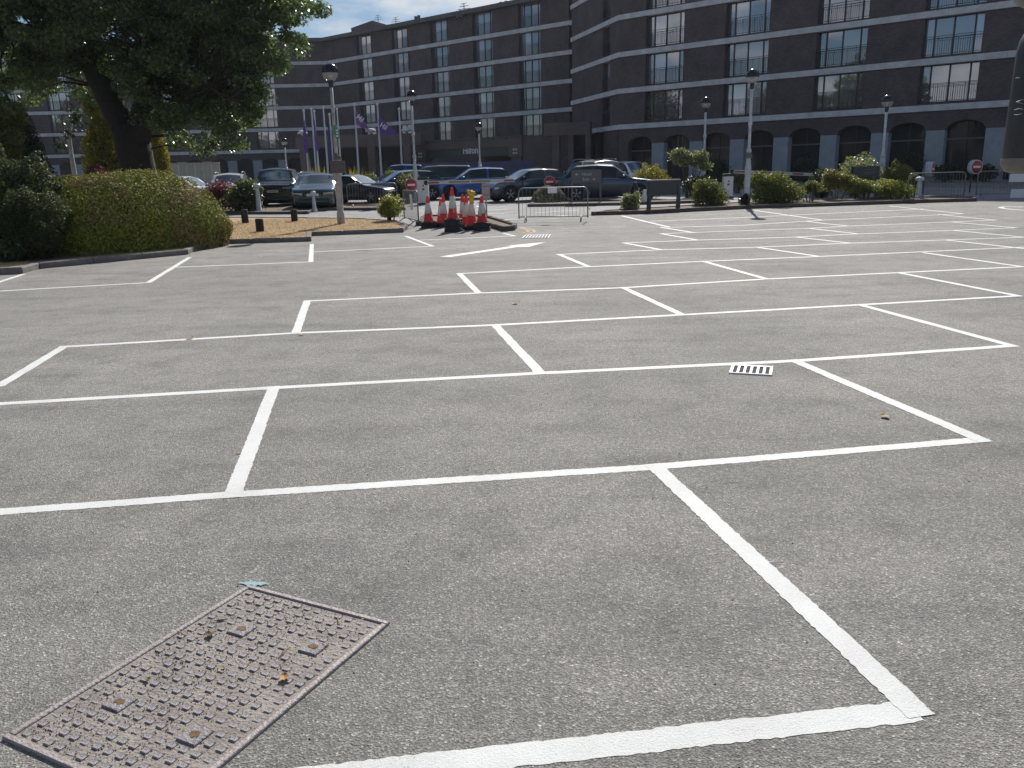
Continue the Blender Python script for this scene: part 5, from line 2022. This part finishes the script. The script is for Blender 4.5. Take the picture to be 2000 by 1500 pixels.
for zz, l_ in ((zt - .14, .5), (zt - .25, .62), (zt - .32, .45)):
    MB().box(-.12, -.12 + l_ * .8, -.0435, -.0405, zz - .014, zz + .014).link('faint_lettering', M['signgrey'], n2)
# white wedge (wet floor style) sign behind the board
p = base(1261, 36.8)
ab = thing('wedge_sign', 'white wedge shaped floor sign standing behind the dark blank board', 'sign', p, .2)
h = top_h(p, 1262, 370)
for sg in (-1, 1):
    y0 = sg * .16
    MB().hexa([(-.16, y0 - .012, 0), (.16, y0 - .012, 0), (.16, y0 + .012, 0), (-.16, y0 + .012, 0), (-.07, sg * .02 - .012, h), (.07, sg * .02 - .012, h), (.07, sg * .02 + .012, h), (-.07, sg * .02 + .012, h)]).link('panel', M['white'], ab)

# ================================================================== CARS
def smooth1(a, k):
    ker = np.ones(2 * k + 1) / (2 * k + 1)
    p = np.concatenate([np.full(k, a[0]), a, np.full(k, a[-1])])
    return np.convolve(p, ker, 'valid')


def car(name, label, loc, heading, paint, L_=4.5, W_=1.86, H_=1.62, kind='suv', rim='rim', plate=None, rails=False, front_detail=True, clad=True, scr='windscreen'):
    """car built from a lofted shell; local +x is forward, origin on the ground under its middle"""
    root = thing(name, label, 'car', loc, heading, 'cars parked in front of the hotel')
    prof = {'suv': dict(top=[(0, .62), (.02, .80), (.06, .93), (.27, 1.06), (.44, H_ - .05), (.60, H_), (.82, H_ - .06), (.93, 1.10), (.985, .98), (1, .72)], belt=[(0, .90), (.3, 1.00), (.7, 1.06), (1, 1.08)]),
            'boxy': dict(top=[(0, .70), (.01, .95), (.05, 1.10), (.28, 1.17), (.40, H_ - .05), (.55, H_), (.93, H_ - .05), (.985, 1.15), (1, .80)], belt=[(0, 1.05), (.3, 1.13), (1, 1.17)]),
            'sedan': dict(top=[(0, .50), (.02, .66), (.06, .76), (.30, .92), (.47, H_ - .03), (.60, H_), (.76, H_ - .14), (.90, 1.02), (.98, .98), (1, .70)], belt=[(0, .74), (.3, .88), (.7, .95), (1, .98)]),
            'mpv': dict(top=[(0, .62), (.02, .80), (.05, .92), (.20, 1.04), (.38, H_ - .05), (.55, H_), (.90, H_ - .05), (.975, 1.15), (1, .8)], belt=[(0, .9), (.3, 1.0), (1, 1.08)])}[kind]
    n = int(L_ / 0.045)
    xs = np.linspace(0, 1, n + 1)
    T = smooth1(np.interp(xs, *zip(*prof['top'])), 2)
    B = np.minimum(np.interp(xs, *zip(*prof['belt'])), T - .035)
    t = np.abs(2 * xs - 1)
    Wd = W_ / 2 * (1 - .17 * t ** 7)
    gc = .20 if kind != 'sedan' else .16
    zb = gc + .16 * np.clip((t - .9) / .1, 0, 1) ** 2
    nS, nG, nR = 9, 4, 5
    rows = []
    for i in range(n + 1):
        w, b, tp, z0 = Wd[i], B[i], T[i], zb[i]
        gh = max(tp - b, 0)
        r = [(0, z0), (.80 * w, z0), (.955 * w, z0 + .07)]
        for j in range(1, nS + 1):
            s = j / nS
            y = w * (.955 + .045 * math.sin(min(1, s * 1.25) * PI / 2) - .03 * max(0, s - .7) / .3)
            r.append((y, z0 + .07 + (b - z0 - .07) * s))
        wr = w * (.965 - .20 * min(gh / .55, 1))
        re = tp - .015 - .065 * min(1, gh / .3)
        for j in range(1, nG + 1):
            s = j / nG
            r.append((w * .97 + (wr - w * .97) * s, b + (re - b) * s))
        for j in range(1, nR + 1):
            s = j / nR
            r.append((wr * (1 - s) ** 1.0 if j < nR else 0, re + (tp - re) * math.sin(s * PI / 2)))
        rows.append(r)
    m_ = len(rows[0])
    iB = 2 + nS                       # ring index of the belt
    iR = iB + nG
    V = []
    for i in range(n + 1):
        x = L_ / 2 - xs[i] * L_
        V += [(x, y, z) for y, z in rows[i]]
    nv = len(V)
    V += [(x, -y, z) for x, y, z in V]
    Rw = .36 if kind != 'sedan' else .335
    Ra = Rw + .055
    xf, xr = L_ * .5 - L_ * .195, -L_ * .5 + L_ * .205
    lo_x = np.interp
    cowl = prof['top'][3][0]
    roof0 = prof['top'][4][0]
    rear1 = prof['top'][-4][0] if kind in ('suv', 'sedan') else prof['top'][-3][0]
    rear2 = prof['top'][-3][0] if kind in ('suv', 'sedan') else prof['top'][-2][0]
    body, cl, gs, ws = [], [], [], []
    for i in range(n):
        xm = L_ / 2 - (xs[i] + xs[i + 1]) / 2 * L_
        u = (xs[i] + xs[i + 1]) / 2
        for j in range(m_ - 1):
            a, b, c, d_ = i * m_ + j, (i + 1) * m_ + j, (i + 1) * m_ + j + 1, i * m_ + j + 1
            zc = (V[a][2] + V[c][2]) / 2
            if 1 <= j <= iB - 1 and min(math.hypot(xm - xf, zc - Rw), math.hypot(xm - xr, zc - Rw)) < Ra - .01:
                continue
            gh = T[i] - B[i]
            dst = body
            if iB <= j < iR and gh > .16 and j < iR - (0 if gh > .3 else 1) and u < .955:
                edge = .5 * (roof0 + rear1)
                pill = abs(u - edge) * L_ < .05
                if not pill and (kind not in ('suv', 'mpv', 'boxy') or u < .93):
                    dst = gs
            elif j >= iR + 1 and cowl + .012 < u < roof0 - .008 and kind:
                dst = ws
            elif j >= iR + 1 and rear1 + .01 < u < rear2 - .01:
                dst = ws
            elif j < 4 and clad:
                dst = cl
            dst.append((a, b, c, d_))

    def mesh(faces, nm, mt, par, push=0.0, side=None):
        fs = []
        for f in faces:
            if side is not True:
                fs.append(f)
            if side is not False:
                fs.append(tuple(q + nv for q in reversed(f)))
        used = sorted({q for f in fs for q in f})
        mp_ = {q: i for i, q in enumerate(used)}
        vv = [V[q] for q in used]
        mb = MB().add(vv, [tuple(mp_[q] for q in f) for f in fs], True)
        me = bpy.data.meshes.new(nm)
        bm = bmesh.new()
        bv = [bm.verts.new(v) for v in mb.v]
        for f in mb.f:
            try:
                bm.faces.new([bv[q] for q in f])
            except ValueError:
                pass
        bmesh.ops.remove_doubles(bm, verts=bm.verts, dist=1e-4)
        bmesh.ops.recalc_face_normals(bm, faces=bm.faces)
        bm.normal_update()
        c0_ = Vector((0, 0, .8))
        if push:
            for v in bm.verts:
                s_ = 1 if v.normal.dot(v.co - c0_) > 0 else -1
                v.co += v.normal * push * s_
        for f in bm.faces:
            f.smooth = True
        bm.to_mesh(me)
        bm.free()
        me.materials.append(mt)
        return put(nm, me, par)
    # end caps
    capf = tuple(range(m_))
    body_o = mesh(body, 'body', paint, root)
    for i in (0, n):
        cap = MB()
        ring = [V[i * m_ + j] for j in range(m_)] + [V[nv + i * m_ + j] for j in range(m_ - 2, 0, -1)]
        cap.add(ring, [tuple(range(len(ring)))])
        cap.link('bumper', paint, root)
    if cl:
        mesh(cl, 'sill_cladding', M['cladding'], root)
    mid = L_ / 2 - .5 * (roof0 + rear1) * L_
    for fs_, nm, mt in ((gs, 'side_window', M['carglass']),):
        for part_ in ([f for f in fs_ if V[f[0]][0] > mid], [f for f in fs_ if V[f[0]][0] <= mid]):
            for mirror in (False, True):
                if part_:
                    mesh(part_, nm, mt, root, 0.0, mirror)
    for nm, part_ in (('windscreen', [f for f in ws if V[f[0]][0] > mid]), ('rear_window', [f for f in ws if V[f[0]][0] <= mid])):
        if part_:
            mesh(part_, nm, M[scr], root)
    floor = MB().box(-L_ * .46, L_ * .46, -W_ * .30, W_ * .30, gc + .01, gc + .10)
    floor.link('floor', M['cladding'], root)
    MB().box(-L_ * .30, L_ * .16, -W_ * .34, W_ * .34, .55, .98).link('seats', M['roomdark'], root)
    for xw in (xf, xr):
        for sg in (-1, 1):
            yo = sg * (W_ / 2 - .005)
            wh = MB()
            wh.lathe([(Rw * .62, -.105), (Rw * .93, -.105), (Rw, -.07), (Rw, .07), (Rw * .93, .105), (Rw * .62, .105)], 26, 'y', (0, 0, 0))
            w_o = wh.link('wheel', M['tyre'], root, (xw, yo - sg * .10, Rw))
            rm = MB()
            y1 = sg * .088
            rm.lathe([(Rw * .68, min(y1, y1 * .6)), (Rw * .68, max(y1, y1 * .6))], 26, 'y') if False else None
            for k_ in range(5):
                for dl in (-.15, .15):
                    an = k_ * 2 * PI / 5 + .3
                    p0_ = Vector((math.cos(an) * Rw * .14, y1, math.sin(an) * Rw * .14))
                    p1_ = Vector((math.cos(an + dl) * Rw * .64, y1 * 1.05, math.sin(an + dl) * Rw * .64))
                    rm.tube([p0_, p1_], [.024, .022], 5)
            N_ = 26
            vs_, fs_ = [], []
            for k_ in range(N_):
                a = 2 * PI * k_ / N_
                for r_, yy in ((Rw * .60, y1 * .9), (Rw * .66, y1 * 1.16), (Rw * .60, y1 * 1.17)):
                    vs_.append((r_ * math.cos(a), yy, r_ * math.sin(a)))
            for k_ in range(N_):
                q0, q1 = k_ * 3, ((k_ + 1) % N_) * 3
                fs_ += [(q0, q1, q1 + 1, q0 + 1), (q0 + 1, q1 + 1, q1 + 2, q0 + 2)]
            rm.add(vs_, fs_)
            rm.lathe([(.055, y1 - .01), (.05, y1 + sg * .02)], 10, 'y') if sg > 0 else rm.lathe([(.05, y1 - .02), (.055, y1 + .01)], 10, 'y')
            rm.link('rim', M[rim], w_o)
            MB().lathe([(Rw * .6, min(sg * .03, sg * .05)), (Rw * .6, max(sg * .03, sg * .05))], 20, 'y').link('brake_disc', M['cladding'], w_o)
            ar = MB()
            vs_, fs_ = [], []
            NA = 18
            for k_ in range(NA + 1):
                a = -0.28 + (PI + .56) * k_ / NA
                for r_, dy in ((Ra - .035, -.16), (Ra - .035, .008), (Ra + .045, .012), (Ra + .055, -.02)):
                    vs_.append((xw + r_ * math.cos(a), yo + sg * (dy + .004), max(.19, Rw + r_ * math.sin(a))))
            for k_ in range(NA):
                for q in range(3):
                    a = k_ * 4 + q
                    fs_.append((a, a + 4, a + 5, a + 1))
            ar.add(vs_, fs_, True)
            ar.link('wheel_arch', M['cladding'] if clad else paint, root)
            MB().lathe([(Ra - .02, 0), (Ra - .02, .01)], 20, 'y', (xw, yo - sg * .26 - .005, Rw + .03)).link('wheel_well', M['roomdark'], root)
    i1 = int(n * .035)
    hz_ = T[int(n * .03)] - .10
    for sg in (-1, 1):
        yw = Wd[i1]
        hl = MB()
        q = [(L_ / 2 - .005, sg * yw * .50, hz_ - .055), (L_ / 2 - .10, sg * yw * .985, hz_ - .075), (L_ / 2 - .30, sg * (yw * 1.035), hz_ - .02), (L_ / 2 - .30, sg * (yw * 1.03), hz_ + .05), (L_ / 2 - .10, sg * yw * .975, hz_ + .045), (L_ / 2 - .005, sg * yw * .50, hz_ + .03)]
        q2 = [(x + .02, y + sg * .012, z) for x, y, z in q]
        hl.add(q2 + [(x - .08, y - sg * .04, z) for x, y, z in q2], [(0, 1, 4, 5), (1, 2, 3, 4), (6, 11, 10, 7), (7, 10, 9, 8), (0, 5, 11, 6), (2, 8, 9, 3), (0, 6, 7, 1), (1, 7, 8, 2), (5, 4, 10, 11), (4, 3, 9, 10)])
        hl.link('headlight', M['headlight'], root)
        tz_ = B[int(n * .95)] - .12
        MB().cbox(-L_ / 2 - .015, -L_ / 2 + .16, min(sg * yw * .58, sg * yw * 1.0), max(sg * yw * .58, sg * yw * 1.0), tz_ - .06, tz_ + .06, .02).link('taillight', M['taillight'], root)
        xm_ = L_ / 2 - (cowl + .075) * L_
        mr = MB()
        mr.lathe([(.02, -.10), (.075, -.07), (.085, 0), (.075, .07), (.02, .10)], 10, 'x', (xm_, sg * (W_ / 2 + .10), B[int(n * (cowl + .07))] + .09))
        mr.tube([(xm_, sg * (W_ / 2 - .06), B[int(n * .35)] + .03), (xm_, sg * (W_ / 2 + .06), B[int(n * .35)] + .07)], .025, 6)
        mr.link('wing_mirror', paint if not clad else M['blackgloss'], root)
        dl_ = MB()
        for xd in (L_ / 2 - (cowl + .07) * L_, L_ / 2 - .5 * (roof0 + rear1) * L_, xr + Ra + .02):
            dl_.box(xd - .006, xd + .006, min(sg * (W_ / 2 - .012), sg * (W_ / 2 + .0015)), max(sg * (W_ / 2 - .012), sg * (W_ / 2 + .0015)), .42, B[int(n * .5)] - .03)
        dl_.link('door_gap', M['cladding'], root)
        for xd in (L_ / 2 - .5 * (roof0 + rear1) * L_ + .20, xr + Ra + .22):
            MB().cbox(xd - .09, xd + .09, min(sg * (W_ / 2 - .03), sg * (W_ / 2 + .022)), max(sg * (W_ / 2 - .03), sg * (W_ / 2 + .022)), B[int(n * .5)] - .15, B[int(n * .5)] - .12, .006).link('door_handle', M['chrome'] if not clad else paint, root)
        i_a, i_b = int(n * (cowl + .11)), int(n * (rear1 + .05))
        tr_ = MB()
        tr_.tube([(L_ / 2 - xs[i] * L_, sg * rows[i][iB][0] * 1.004, rows[i][iB][1] + .006) for i in range(i_a, i_b, 3)], .009, 5)
        tr_.link('window_trim', M['chrome'], root)
        if rails:
            tr_ = MB()
            i_a, i_b = int(n * (roof0 + .03)), int(n * (rear1 - .02))
            pts = [(L_ / 2 - xs[i] * L_, sg * rows[i][iR][0] * .93, T[i] + .045) for i in range(i_a, i_b, 4)]
            tr_.tube([(pts[0][0] + .1, pts[0][1], pts[0][2] - .06)] + pts + [(pts[-1][0] - .1, pts[-1][1], pts[-1][2] - .07)], .018, 6)
            tr_.link('roof_rail', M['galv'], root)
    # front: grille, intake, plate
    gw_ = Wd[0] * .52
    MB().cbox(L_ / 2 - .06, L_ / 2 + .014, -gw_, gw_, zb[0] + .22, hz_ + .01, .012).link('grille', M['blackgloss'], root)
    g2_ = MB()
    for k_ in range(4):
        z = zb[0] + .27 + k_ * (hz_ - zb[0] - .28) / 4
        g2_.box(L_ / 2 + .0145, L_ / 2 + .024, -gw_ * .9, gw_ * .9, z - .008, z + .008)
    g2_.link('grille_bars', M['signgrey'], root)['kind'] = 'stuff'
    MB().cbox(L_ / 2 - .05, L_ / 2 + .012, -Wd[0] * .86, Wd[0] * .86, zb[0] + .03, zb[0] + .16, .01).link('lower_intake', M['cladding'], root)
    if plate:
        zp = zb[0] + (.30 if kind != 'boxy' else .40)
        pl_ = MB().box(L_ / 2 + .0245, L_ / 2 + .032, -.26, .26, zp - .056, zp + .056).link('number_plate', M['plate'], root)
        text_on('plate_lettering', plate, .095, M['black'], pl_, (L_ / 2 + .034, 0, zp), (PI / 2, 0, PI / 2), .86, .002)
    return root


def place(px, D, yaw_deg, *a, **k_):
    p = base(px, D)
    return car('parked_car', a[0], p, math.radians(yaw_deg), *a[1:], **k_)


P_ = {'navyblack': carpaint('black_navy_paint', (0.008, 0.010, 0.022)), 'slate': carpaint('slate_blue_paint', (0.055, 0.095, 0.135), .5), 'black': carpaint('black_paint', (0.008, 0.009, 0.013)),
      'midnight': carpaint('midnight_blue_paint', (0.030, 0.070, 0.16), .5), 'blue': carpaint('royal_blue_paint', (0.020, 0.100, 0.38), .4), 'petrol': carpaint('petrol_blue_paint', (0.028, 0.055, 0.095), .45),
      'white': carpaint('white_car_paint', (0.72, 0.73, 0.75), 0.0), 'silver': carpaint('silver_paint', (0.42, 0.43, 0.46), .7), 'grey': carpaint('grey_paint', (0.16, 0.17, 0.19), .5), 'estate': carpaint('estate_blue_black', (0.012, 0.030, 0.065), .4)}

place(366, 47, -14, 'silver white hatchback with a sun glint on its windscreen above the hedge', P_['white'], 4.3, 1.8, 1.52, 'sedan', clad=False)
place(447, 43.5, -79, 'white family car facing the car park behind the rhododendron', P_['white'], 4.5, 1.86, 1.66, 'suv', rails=True, clad=False)
place(541, 42.3, -81, 'tall square-fronted black car facing the camera beside the dark grey one', P_['navyblack'], 5.0, 2.04, 1.86, 'boxy', plate='KM20 EOY', clad=False)
place(618, 39.2, -83, 'dark slate blue car facing the camera with a white bollard before its number plate', P_['slate'], 4.7, 1.96, 1.62, 'suv', plate='LY21 UYN', clad=False, rails=True)
place(600, 47, -60, 'dark saloon whose roof shows between the two cars facing the camera', P_['black'], 4.6, 1.85, 1.62, 'suv')
place(695, 43.5, -24, 'black fastback car facing right behind the leftmost crowd barrier', P_['navyblack'], 4.7, 1.88, 1.45, 'sedan', rim='rim', clad=False)
place(784, 44.5, 203, 'dark midnight blue car facing left behind the brownish climbing bush', P_['midnight'], 4.6, 1.88, 1.60, 'suv', clad=False)
place(850, 50, 184, 'long black people carrier parked behind the royal blue car', P_['navyblack'], 5.1, 1.95, 1.78, 'mpv', clad=False)
place(926, 45.6, 190, 'royal blue car facing left behind the striped barrier boom', P_['blue'], 4.75, 1.93, 1.63, 'suv', clad=False, rim='rimdark')
place(1030, 41.6, 205, 'petrol blue-black crossover facing left behind the crowd barrier', P_['petrol'], 4.45, 1.85, 1.56, 'suv', rim='rim')
place(1148, 44.5, 115, 'silver grey off-road car with roof rails seen from behind, beside the direction sign', P_['grey'], 4.5, 1.9, 1.86, 'boxy', rails=True)
place(1186, 40.0, -7, 'dark blue-black estate car facing right behind the direction sign', P_['estate'], 4.8, 1.94, 1.70, 'suv', rim='rim', clad=False)
place(1226, 50, -60, 'white car whose roof shows over the bonnet of the dark estate', P_['white'], 4.4, 1.85, 1.75, 'mpv', clad=False)
place(778, 58, 186, 'small blue car far back between the two right hand flagpoles', P_['blue'], 4.0, 1.75, 1.85, 'mpv', clad=False)

# ================================================================== NEAR GROUND FITTINGS
# large cast iron inspection cover
A_, B_, D_ = G(487, 1146), G(760, 1218), G(0, 1443)
ux = (B_ - A_).normalized()
uy = Vector((ux.y, -ux.x, 0))
WM, LM = (B_ - A_).length, (D_ - A_).dot(uy)
mh = thing('inspection_cover', 'large rusty cast iron inspection cover with raised square studs in the near left corner', 'manhole cover', A_, math.atan2(ux.y, ux.x))
# local frame: +x along the far edge, -y towards the camera
ring = MB()
for x0, x1, y0, y1 in ((-.004, WM + .004, -.022, .0), (-.004, WM + .004, -LM, -LM + .022), (-.004, .018, -LM + .0221, -.0221), (WM - .018, WM + .004, -LM + .0221, -.0221)):
    ring.cbox(x0, x1, y0, y1, .0, .012, .003)
ring.link('frame', M['ironedge'], mh)
MB().box(.019, WM - .019, -LM + .023, -.023, .0, .005).link('cover_plate', M['dusty'], mh)
NX, NY = 13, 20
sx_, sy_ = (WM - .10) / (NX - 1), (LM - .10) / (NY - 1)
plates = [(3.5, 4.5), (10.0, 4.2), (2.6, 14.5), (9.6, 14.8)]
studme = None
rs_ = random.Random(9)
hx_, hy_ = .0126, .0136
for i in range(NX):
    for j in range(NY):
        if any(abs(i - a) < 1.05 and abs(j - b) < 1.05 for a, b in plates):
            continue
        if studme is None:
            o = MB().cbox(-hx_, hx_, -hy_, hy_, 0, .0062, .0025).link('stud', M['castiron'], mh)
            studme = o.data
        else:
            o = put('stud', studme, mh)
        o.location = (.05 + i * sx_ + rs_.uniform(-.0012, .0012), -.05 - j * sy_ + rs_.uniform(-.0012, .0012), .0045 - rs_.random() ** 3 * .004)
        o.rotation_euler = (0, 0, rs_.uniform(-.04, .04))
for a, b in plates:
    x, y = .05 + a * sx_, -.05 - b * sy_
    kp = MB().cbox(x - .040, x + .040, y - .040, y + .040, .0051, .0125, .003).link('keyhole_plate', M['castiron'], mh)
    hole = [(x + .021 * math.cos(t_) * (1 + .22 * rs_.uniform(-1, 1)), y + .014 * math.sin(t_) * (1 + .3 * rs_.uniform(-1, 1)), .0137) for t_ in [2 * PI * q / 12 for q in range(12)]]
    MB().add(hole, [tuple(range(12))]).link('keyhole', M['drybrown'], kp)
# grit lying between the studs
gr = MB()
for q in range(2300):
    x = rs_.betavariate(1.2, 1.6) * (WM - .06) + .03
    y = -(rs_.random() * (LM - .06) + .03)
    if (x / WM) + (-y / LM) * .4 > 1.0 and rs_.random() < .7:
        continue
    s_ = rs_.uniform(.0010, .0032)
    c_ = Vector((x, y, .006))
    gr.add([c_ + Vector((-s_, -s_ * .6, 0)), c_ + Vector((s_, -s_ * .5, 0)), c_ + Vector((0, s_, 0)), c_ + Vector((0, 0, s_ * 1.1))], [(0, 1, 3), (1, 2, 3), (2, 0, 3)])
gr.link('grit', M['rubble'], mh)['kind'] = 'stuff'


def mh_at(px, py, z=.008):
    p = G(px, py)
    return Vector((p.x, p.y, z))


def curled_leaf(name, label, p, size, mt, rz, cat='leaf', group='dead leaves lying about', curl=.5):
    vs_, fs_ = [], []
    n = 6
    for i in range(n + 1):
        u = i / n
        w = math.sin(PI * min(1, u * .96 + .03)) ** .8 * .36 * size * (1 + .25 * math.sin(i * 2.4 + rz))
        z = curl * size * (.18 + (u - .5) ** 2 * .8)
        for s in (-1, 0, 1):
            vs_.append(((u - .5) * size, s * w, z + abs(s) * size * .16 * curl + .002))
    for i in range(n):
        for s in range(2):
            a = i * 3 + s
            fs_.append((a, a + 3, a + 4, a + 1))
    o = MB().add(vs_, fs_).link(name, M[mt], None, p)
    o.rotation_euler = (0, 0, rz)
    return tag(o, label, cat, group)


for px, py, sz, mt, lab in ((410, 1246, .040, 'drybrown', 'dark shrivelled leaf on the upper middle of the iron cover'), (556, 1331, .045, 'deadleaf', 'curled brown leaf at the right side of the iron cover'),
                            (437, 1311, .018, 'deadleaf', 'small rusty leaf scrap in the middle of the iron cover'), (290, 1333, .022, 'drybrown', 'dark leaf scrap at the left side of the iron cover'),
                            (463, 1236, .016, 'deadleaf', 'small tan leaf scrap right of the shrivelled leaf'), (709, 1214, .014, 'deadleaf', 'tan leaf scrap near the right corner of the iron cover')):
    curled_leaf('dead_leaf', lab, mh_at(px, py), sz, mt, rs_.uniform(0, 6))
for (a, b, lab) in (((547, 1287), (567, 1265), 'pale dry twig lying between studs near the right keyhole plate'), ((623, 1258), (640, 1270), 'short dark twig touching the right keyhole plate'),
                    ((660, 1212), (664, 1226), 'thin pale twig near the far right corner of the cover'), ((350, 1238), (362, 1246), 'pale straw at the left edge of the cover'), ((420, 1217), (443, 1214), 'thin dark twig near the far left keyhole plate')):
    o = MB().tube([mh_at(*a, .010), (mh_at(*a, .0125) + mh_at(*b, .0125)) / 2, mh_at(*b, .010)], [.0018, .0022, .0012], 5).link('twig', M['drybrown' if 'dark' in lab else 'deadleaf'])
    tag(o, lab, 'twig', 'twigs on the cover')
for px, py, sz, lab in ((1006, 594, .10, 'orange brown leaf lying in the fifth bay'), (1728, 816, .075, 'tan leaf lying in the bay at the right'), (372, 662, .09, 'brown leaf beside the long line at the left'), (589, 655, .07, 'pale leaf just below the long line at the left'),
                        (467, 886, .03, 'tiny brown leaf beside the short line at the left')):
    curled_leaf('dead_leaf', lab, G(px, py) + Vector((0, 0, .003)), sz, 'deadleaf', rs_.uniform(0, 6), curl=.35)
# pale cyan spray mark at the far corner of the cover
cy = G(496, 1141)
pts_ = [(cy.x + .058 * math.cos(t_) * (1 + .25 * rs_.uniform(-1, 1)) * (1.0), cy.y + .017 * math.sin(t_) * (1 + .45 * rs_.uniform(-1, 1)) - .06 * math.cos(t_) * .12) for t_ in [2 * PI * q / 22 for q in range(22)]]
sp = sheet_obj('cyan_spray_mark', pts_, .004, M['cyan'], marks)
# loose dark pebbles on the near asphalt
pe = MB()
for q in range(110):
    y = 2.0 + 7 * rs_.random() ** 1.6
    x = rs_.uniform(-.62, .62) * y
    s_ = rs_.uniform(.002, .005)
    c_ = Vector((x, y, 0))
    pe.add([c_ + Vector((-s_, -s_ * .6, 0)), c_ + Vector((s_, -s_ * .5, 0)), c_ + Vector((.2 * s_, s_, 0)), c_ + Vector((0, 0, s_ * 1.2))], [(0, 1, 3), (1, 2, 3), (2, 0, 3)])
tag(pe.link('loose_grit', M['rubble']), 'loose dark grit scattered over the near asphalt', 'grit', kind='stuff')


# drain gratings
def grate(name, label, c4, nslot, lift=.004):
    p = [G(*q) for q in c4]                  # far left, far right, near right, near left
    o = sum(p, Vector()) / 4
    ux_ = ((p[1] - p[0]) + (p[2] - p[3])) / 2
    uy_ = ((p[0] - p[3]) + (p[1] - p[2])) / 2
    w, l = ux_.length, uy_.length
    r = thing(name, label, 'drain', (o.x, o.y, gz(o.y)), math.atan2(ux_.y, ux_.x), 'drain gratings')
    ux_.normalize()
    sk = uy_.dot(ux_) / l
    f = MB()
    b = .015
    f.cbox(-w / 2, w / 2, -l / 2, -l / 2 + b, .001, .012, .002)
    f.cbox(-w / 2, w / 2, l / 2 - b, l / 2, .001, .012, .002)
    f.cbox(-w / 2, -w / 2 + b, -l / 2 + b + .0003, l / 2 - b - .0003, .001, .012, .002)
    f.cbox(w / 2 - b, w / 2, -l / 2 + b + .0003, l / 2 - b - .0003, .001, .012, .002)
    f.link('frame', M['steelwhite'], r)
    MB().box(-w / 2 + b, w / 2 - b, -l / 2 + b, l / 2 - b, .0008, .002).link('drain_hole', M['void'], r)
    iw = w - 2 * b
    st = iw / nslot
    for i in range(nslot + 1):
        x = -iw / 2 + i * st
        hw_ = st * .22
        x0, x1 = max(x - hw_, -iw / 2 + .0004), min(x + hw_, iw / 2 - .0004)
        MB().cbox(x0, x1, -l / 2 + b + .03 * l, l / 2 - b - .07 * l, .0021, .0105, .002).link('bar', M['steelwhite'], r)
    e1 = MB()
    e1.box(-iw / 2, iw / 2, -l / 2 + b, -l / 2 + b + .0295 * l, .0021, .0100)
    e1.box(-iw / 2, iw / 2, l / 2 - b - .0695 * l, l / 2 - b, .0021, .0100)
    e1.link('rim_strip', M['steelwhite'], r)


grate('drain_grating', 'white splashed drain grating with six dark slots beside a bay line', ((1433, 713.5), (1514, 717.5), (1504, 734.5), (1420, 729.5)), 6)
grate('drain_grating', 'worn pale drain grating by the yellow lines at the kerbed nose', ((1026, 459.5), (1076, 458.5), (1071, 465), (1019, 465.5)), 8)

# ================================================================== VEHICLE MIRROR AT THE RIGHT EDGE
mD = 1.45
mc = at(2028, 197, mD)
mir = thing('wing_mirror', 'dark scuffed wing mirror casing with a pale lower lip at the right edge', 'mirror', (mc.x, mc.y, mc.z), 0.0)
s = mD / FPX
rings = [(-127, 28, 0), (-123, 38, 0), (-113, 45, 0), (-95, 47, 0), (-40, 46, 0), (20, 45, 0), (85, 44, 0), (106, 41, 0), (122, 34, 0), (133, 22, 0), (137, 8, 0)]
vs_, fs_ = [], []
NS = 24
for z, rx, ox in rings:
    for k_ in range(NS):
        a = 2 * PI * k_ / NS
        ca, sa = math.cos(a), math.sin(a)
        q = (abs(ca) ** 2.6 + abs(sa) ** 2.6) ** (-1 / 2.6)
        vs_.append(((ox + rx * q * ca) * s * 1.0, rx * q * sa * s * 0.9, z * s))
for i in range(len(rings) - 1):
    for k_ in range(NS):
        a, b = i * NS + k_, i * NS + (k_ + 1) % NS
        fs_.append((a, b, b + NS, a + NS))
fs_.append(tuple(range(NS - 1, -1, -1)))
fs_.append(tuple((len(rings) - 1) * NS + k_ for k_ in range(NS)))
MB().add(vs_, fs_, True).link('casing', M['mirrorcase'], mir)
vs_, fs_ = [], []
for z, rx, ox in ((-102, 48, 0), (-114, 47.5, 0), (-126, 40, 0), (-131, 26, 0)):
    for k_ in range(NS):
        a = 2 * PI * k_ / NS
        ca, sa = math.cos(a), math.sin(a)
        q = (abs(ca) ** 2.6 + abs(sa) ** 2.6) ** (-1 / 2.6)
        vs_.append(((ox + rx * q * ca) * s, rx * q * sa * s * 0.9, z * s))
for i in range(3):
    for k_ in range(NS):
        a, b = i * NS + k_, i * NS + (k_ + 1) % NS
        fs_.append((a, b, b + NS, a + NS))
fs_.append(tuple(3 * NS + k_ for k_ in range(NS)))
MB().add(vs_, fs_, True).link('lower_lip', M['mirrorlip'], mir)
arm = MB()
arm.tube([(-.058, 0, 186 * s), (-.052, 0, 187 * s), (-.036, 0, 190 * s), (.02, 0, 202 * s), (.12, 0, 225 * s), (.3, 0, 260 * s)], [.006, .022, .031, .034, .034, .034], 14)
arm.link('bracket', M['bracketgrey'], mir)
arm = MB()
arm.tube([(.0, 0, 130 * s), (.0, 0, 175 * s)], [.022, .020], 12)
arm.link('neck', M['mirrorcase'], mir)
for (x0, y0), (x1, y1), (x2, y2) in (((1999, 194), (1985, 199), (1999, 203)), ((1998, 213), (1990, 212), (1980, 215)), ((1996, 222), (1988, 224), (1980, 224)), ((1992, 152), (1986, 152), (1983, 153))):
    yy = mc.y - .0345
    pts = [at(x0, y0, yy + .004) - mc, at(x1, y1, yy + .005) - mc, at(x2, y2, yy + .008) - mc]
    MB().tube(pts, [.0005, .0008, .0004], 5).link('scratch', M['scratch'], mir)
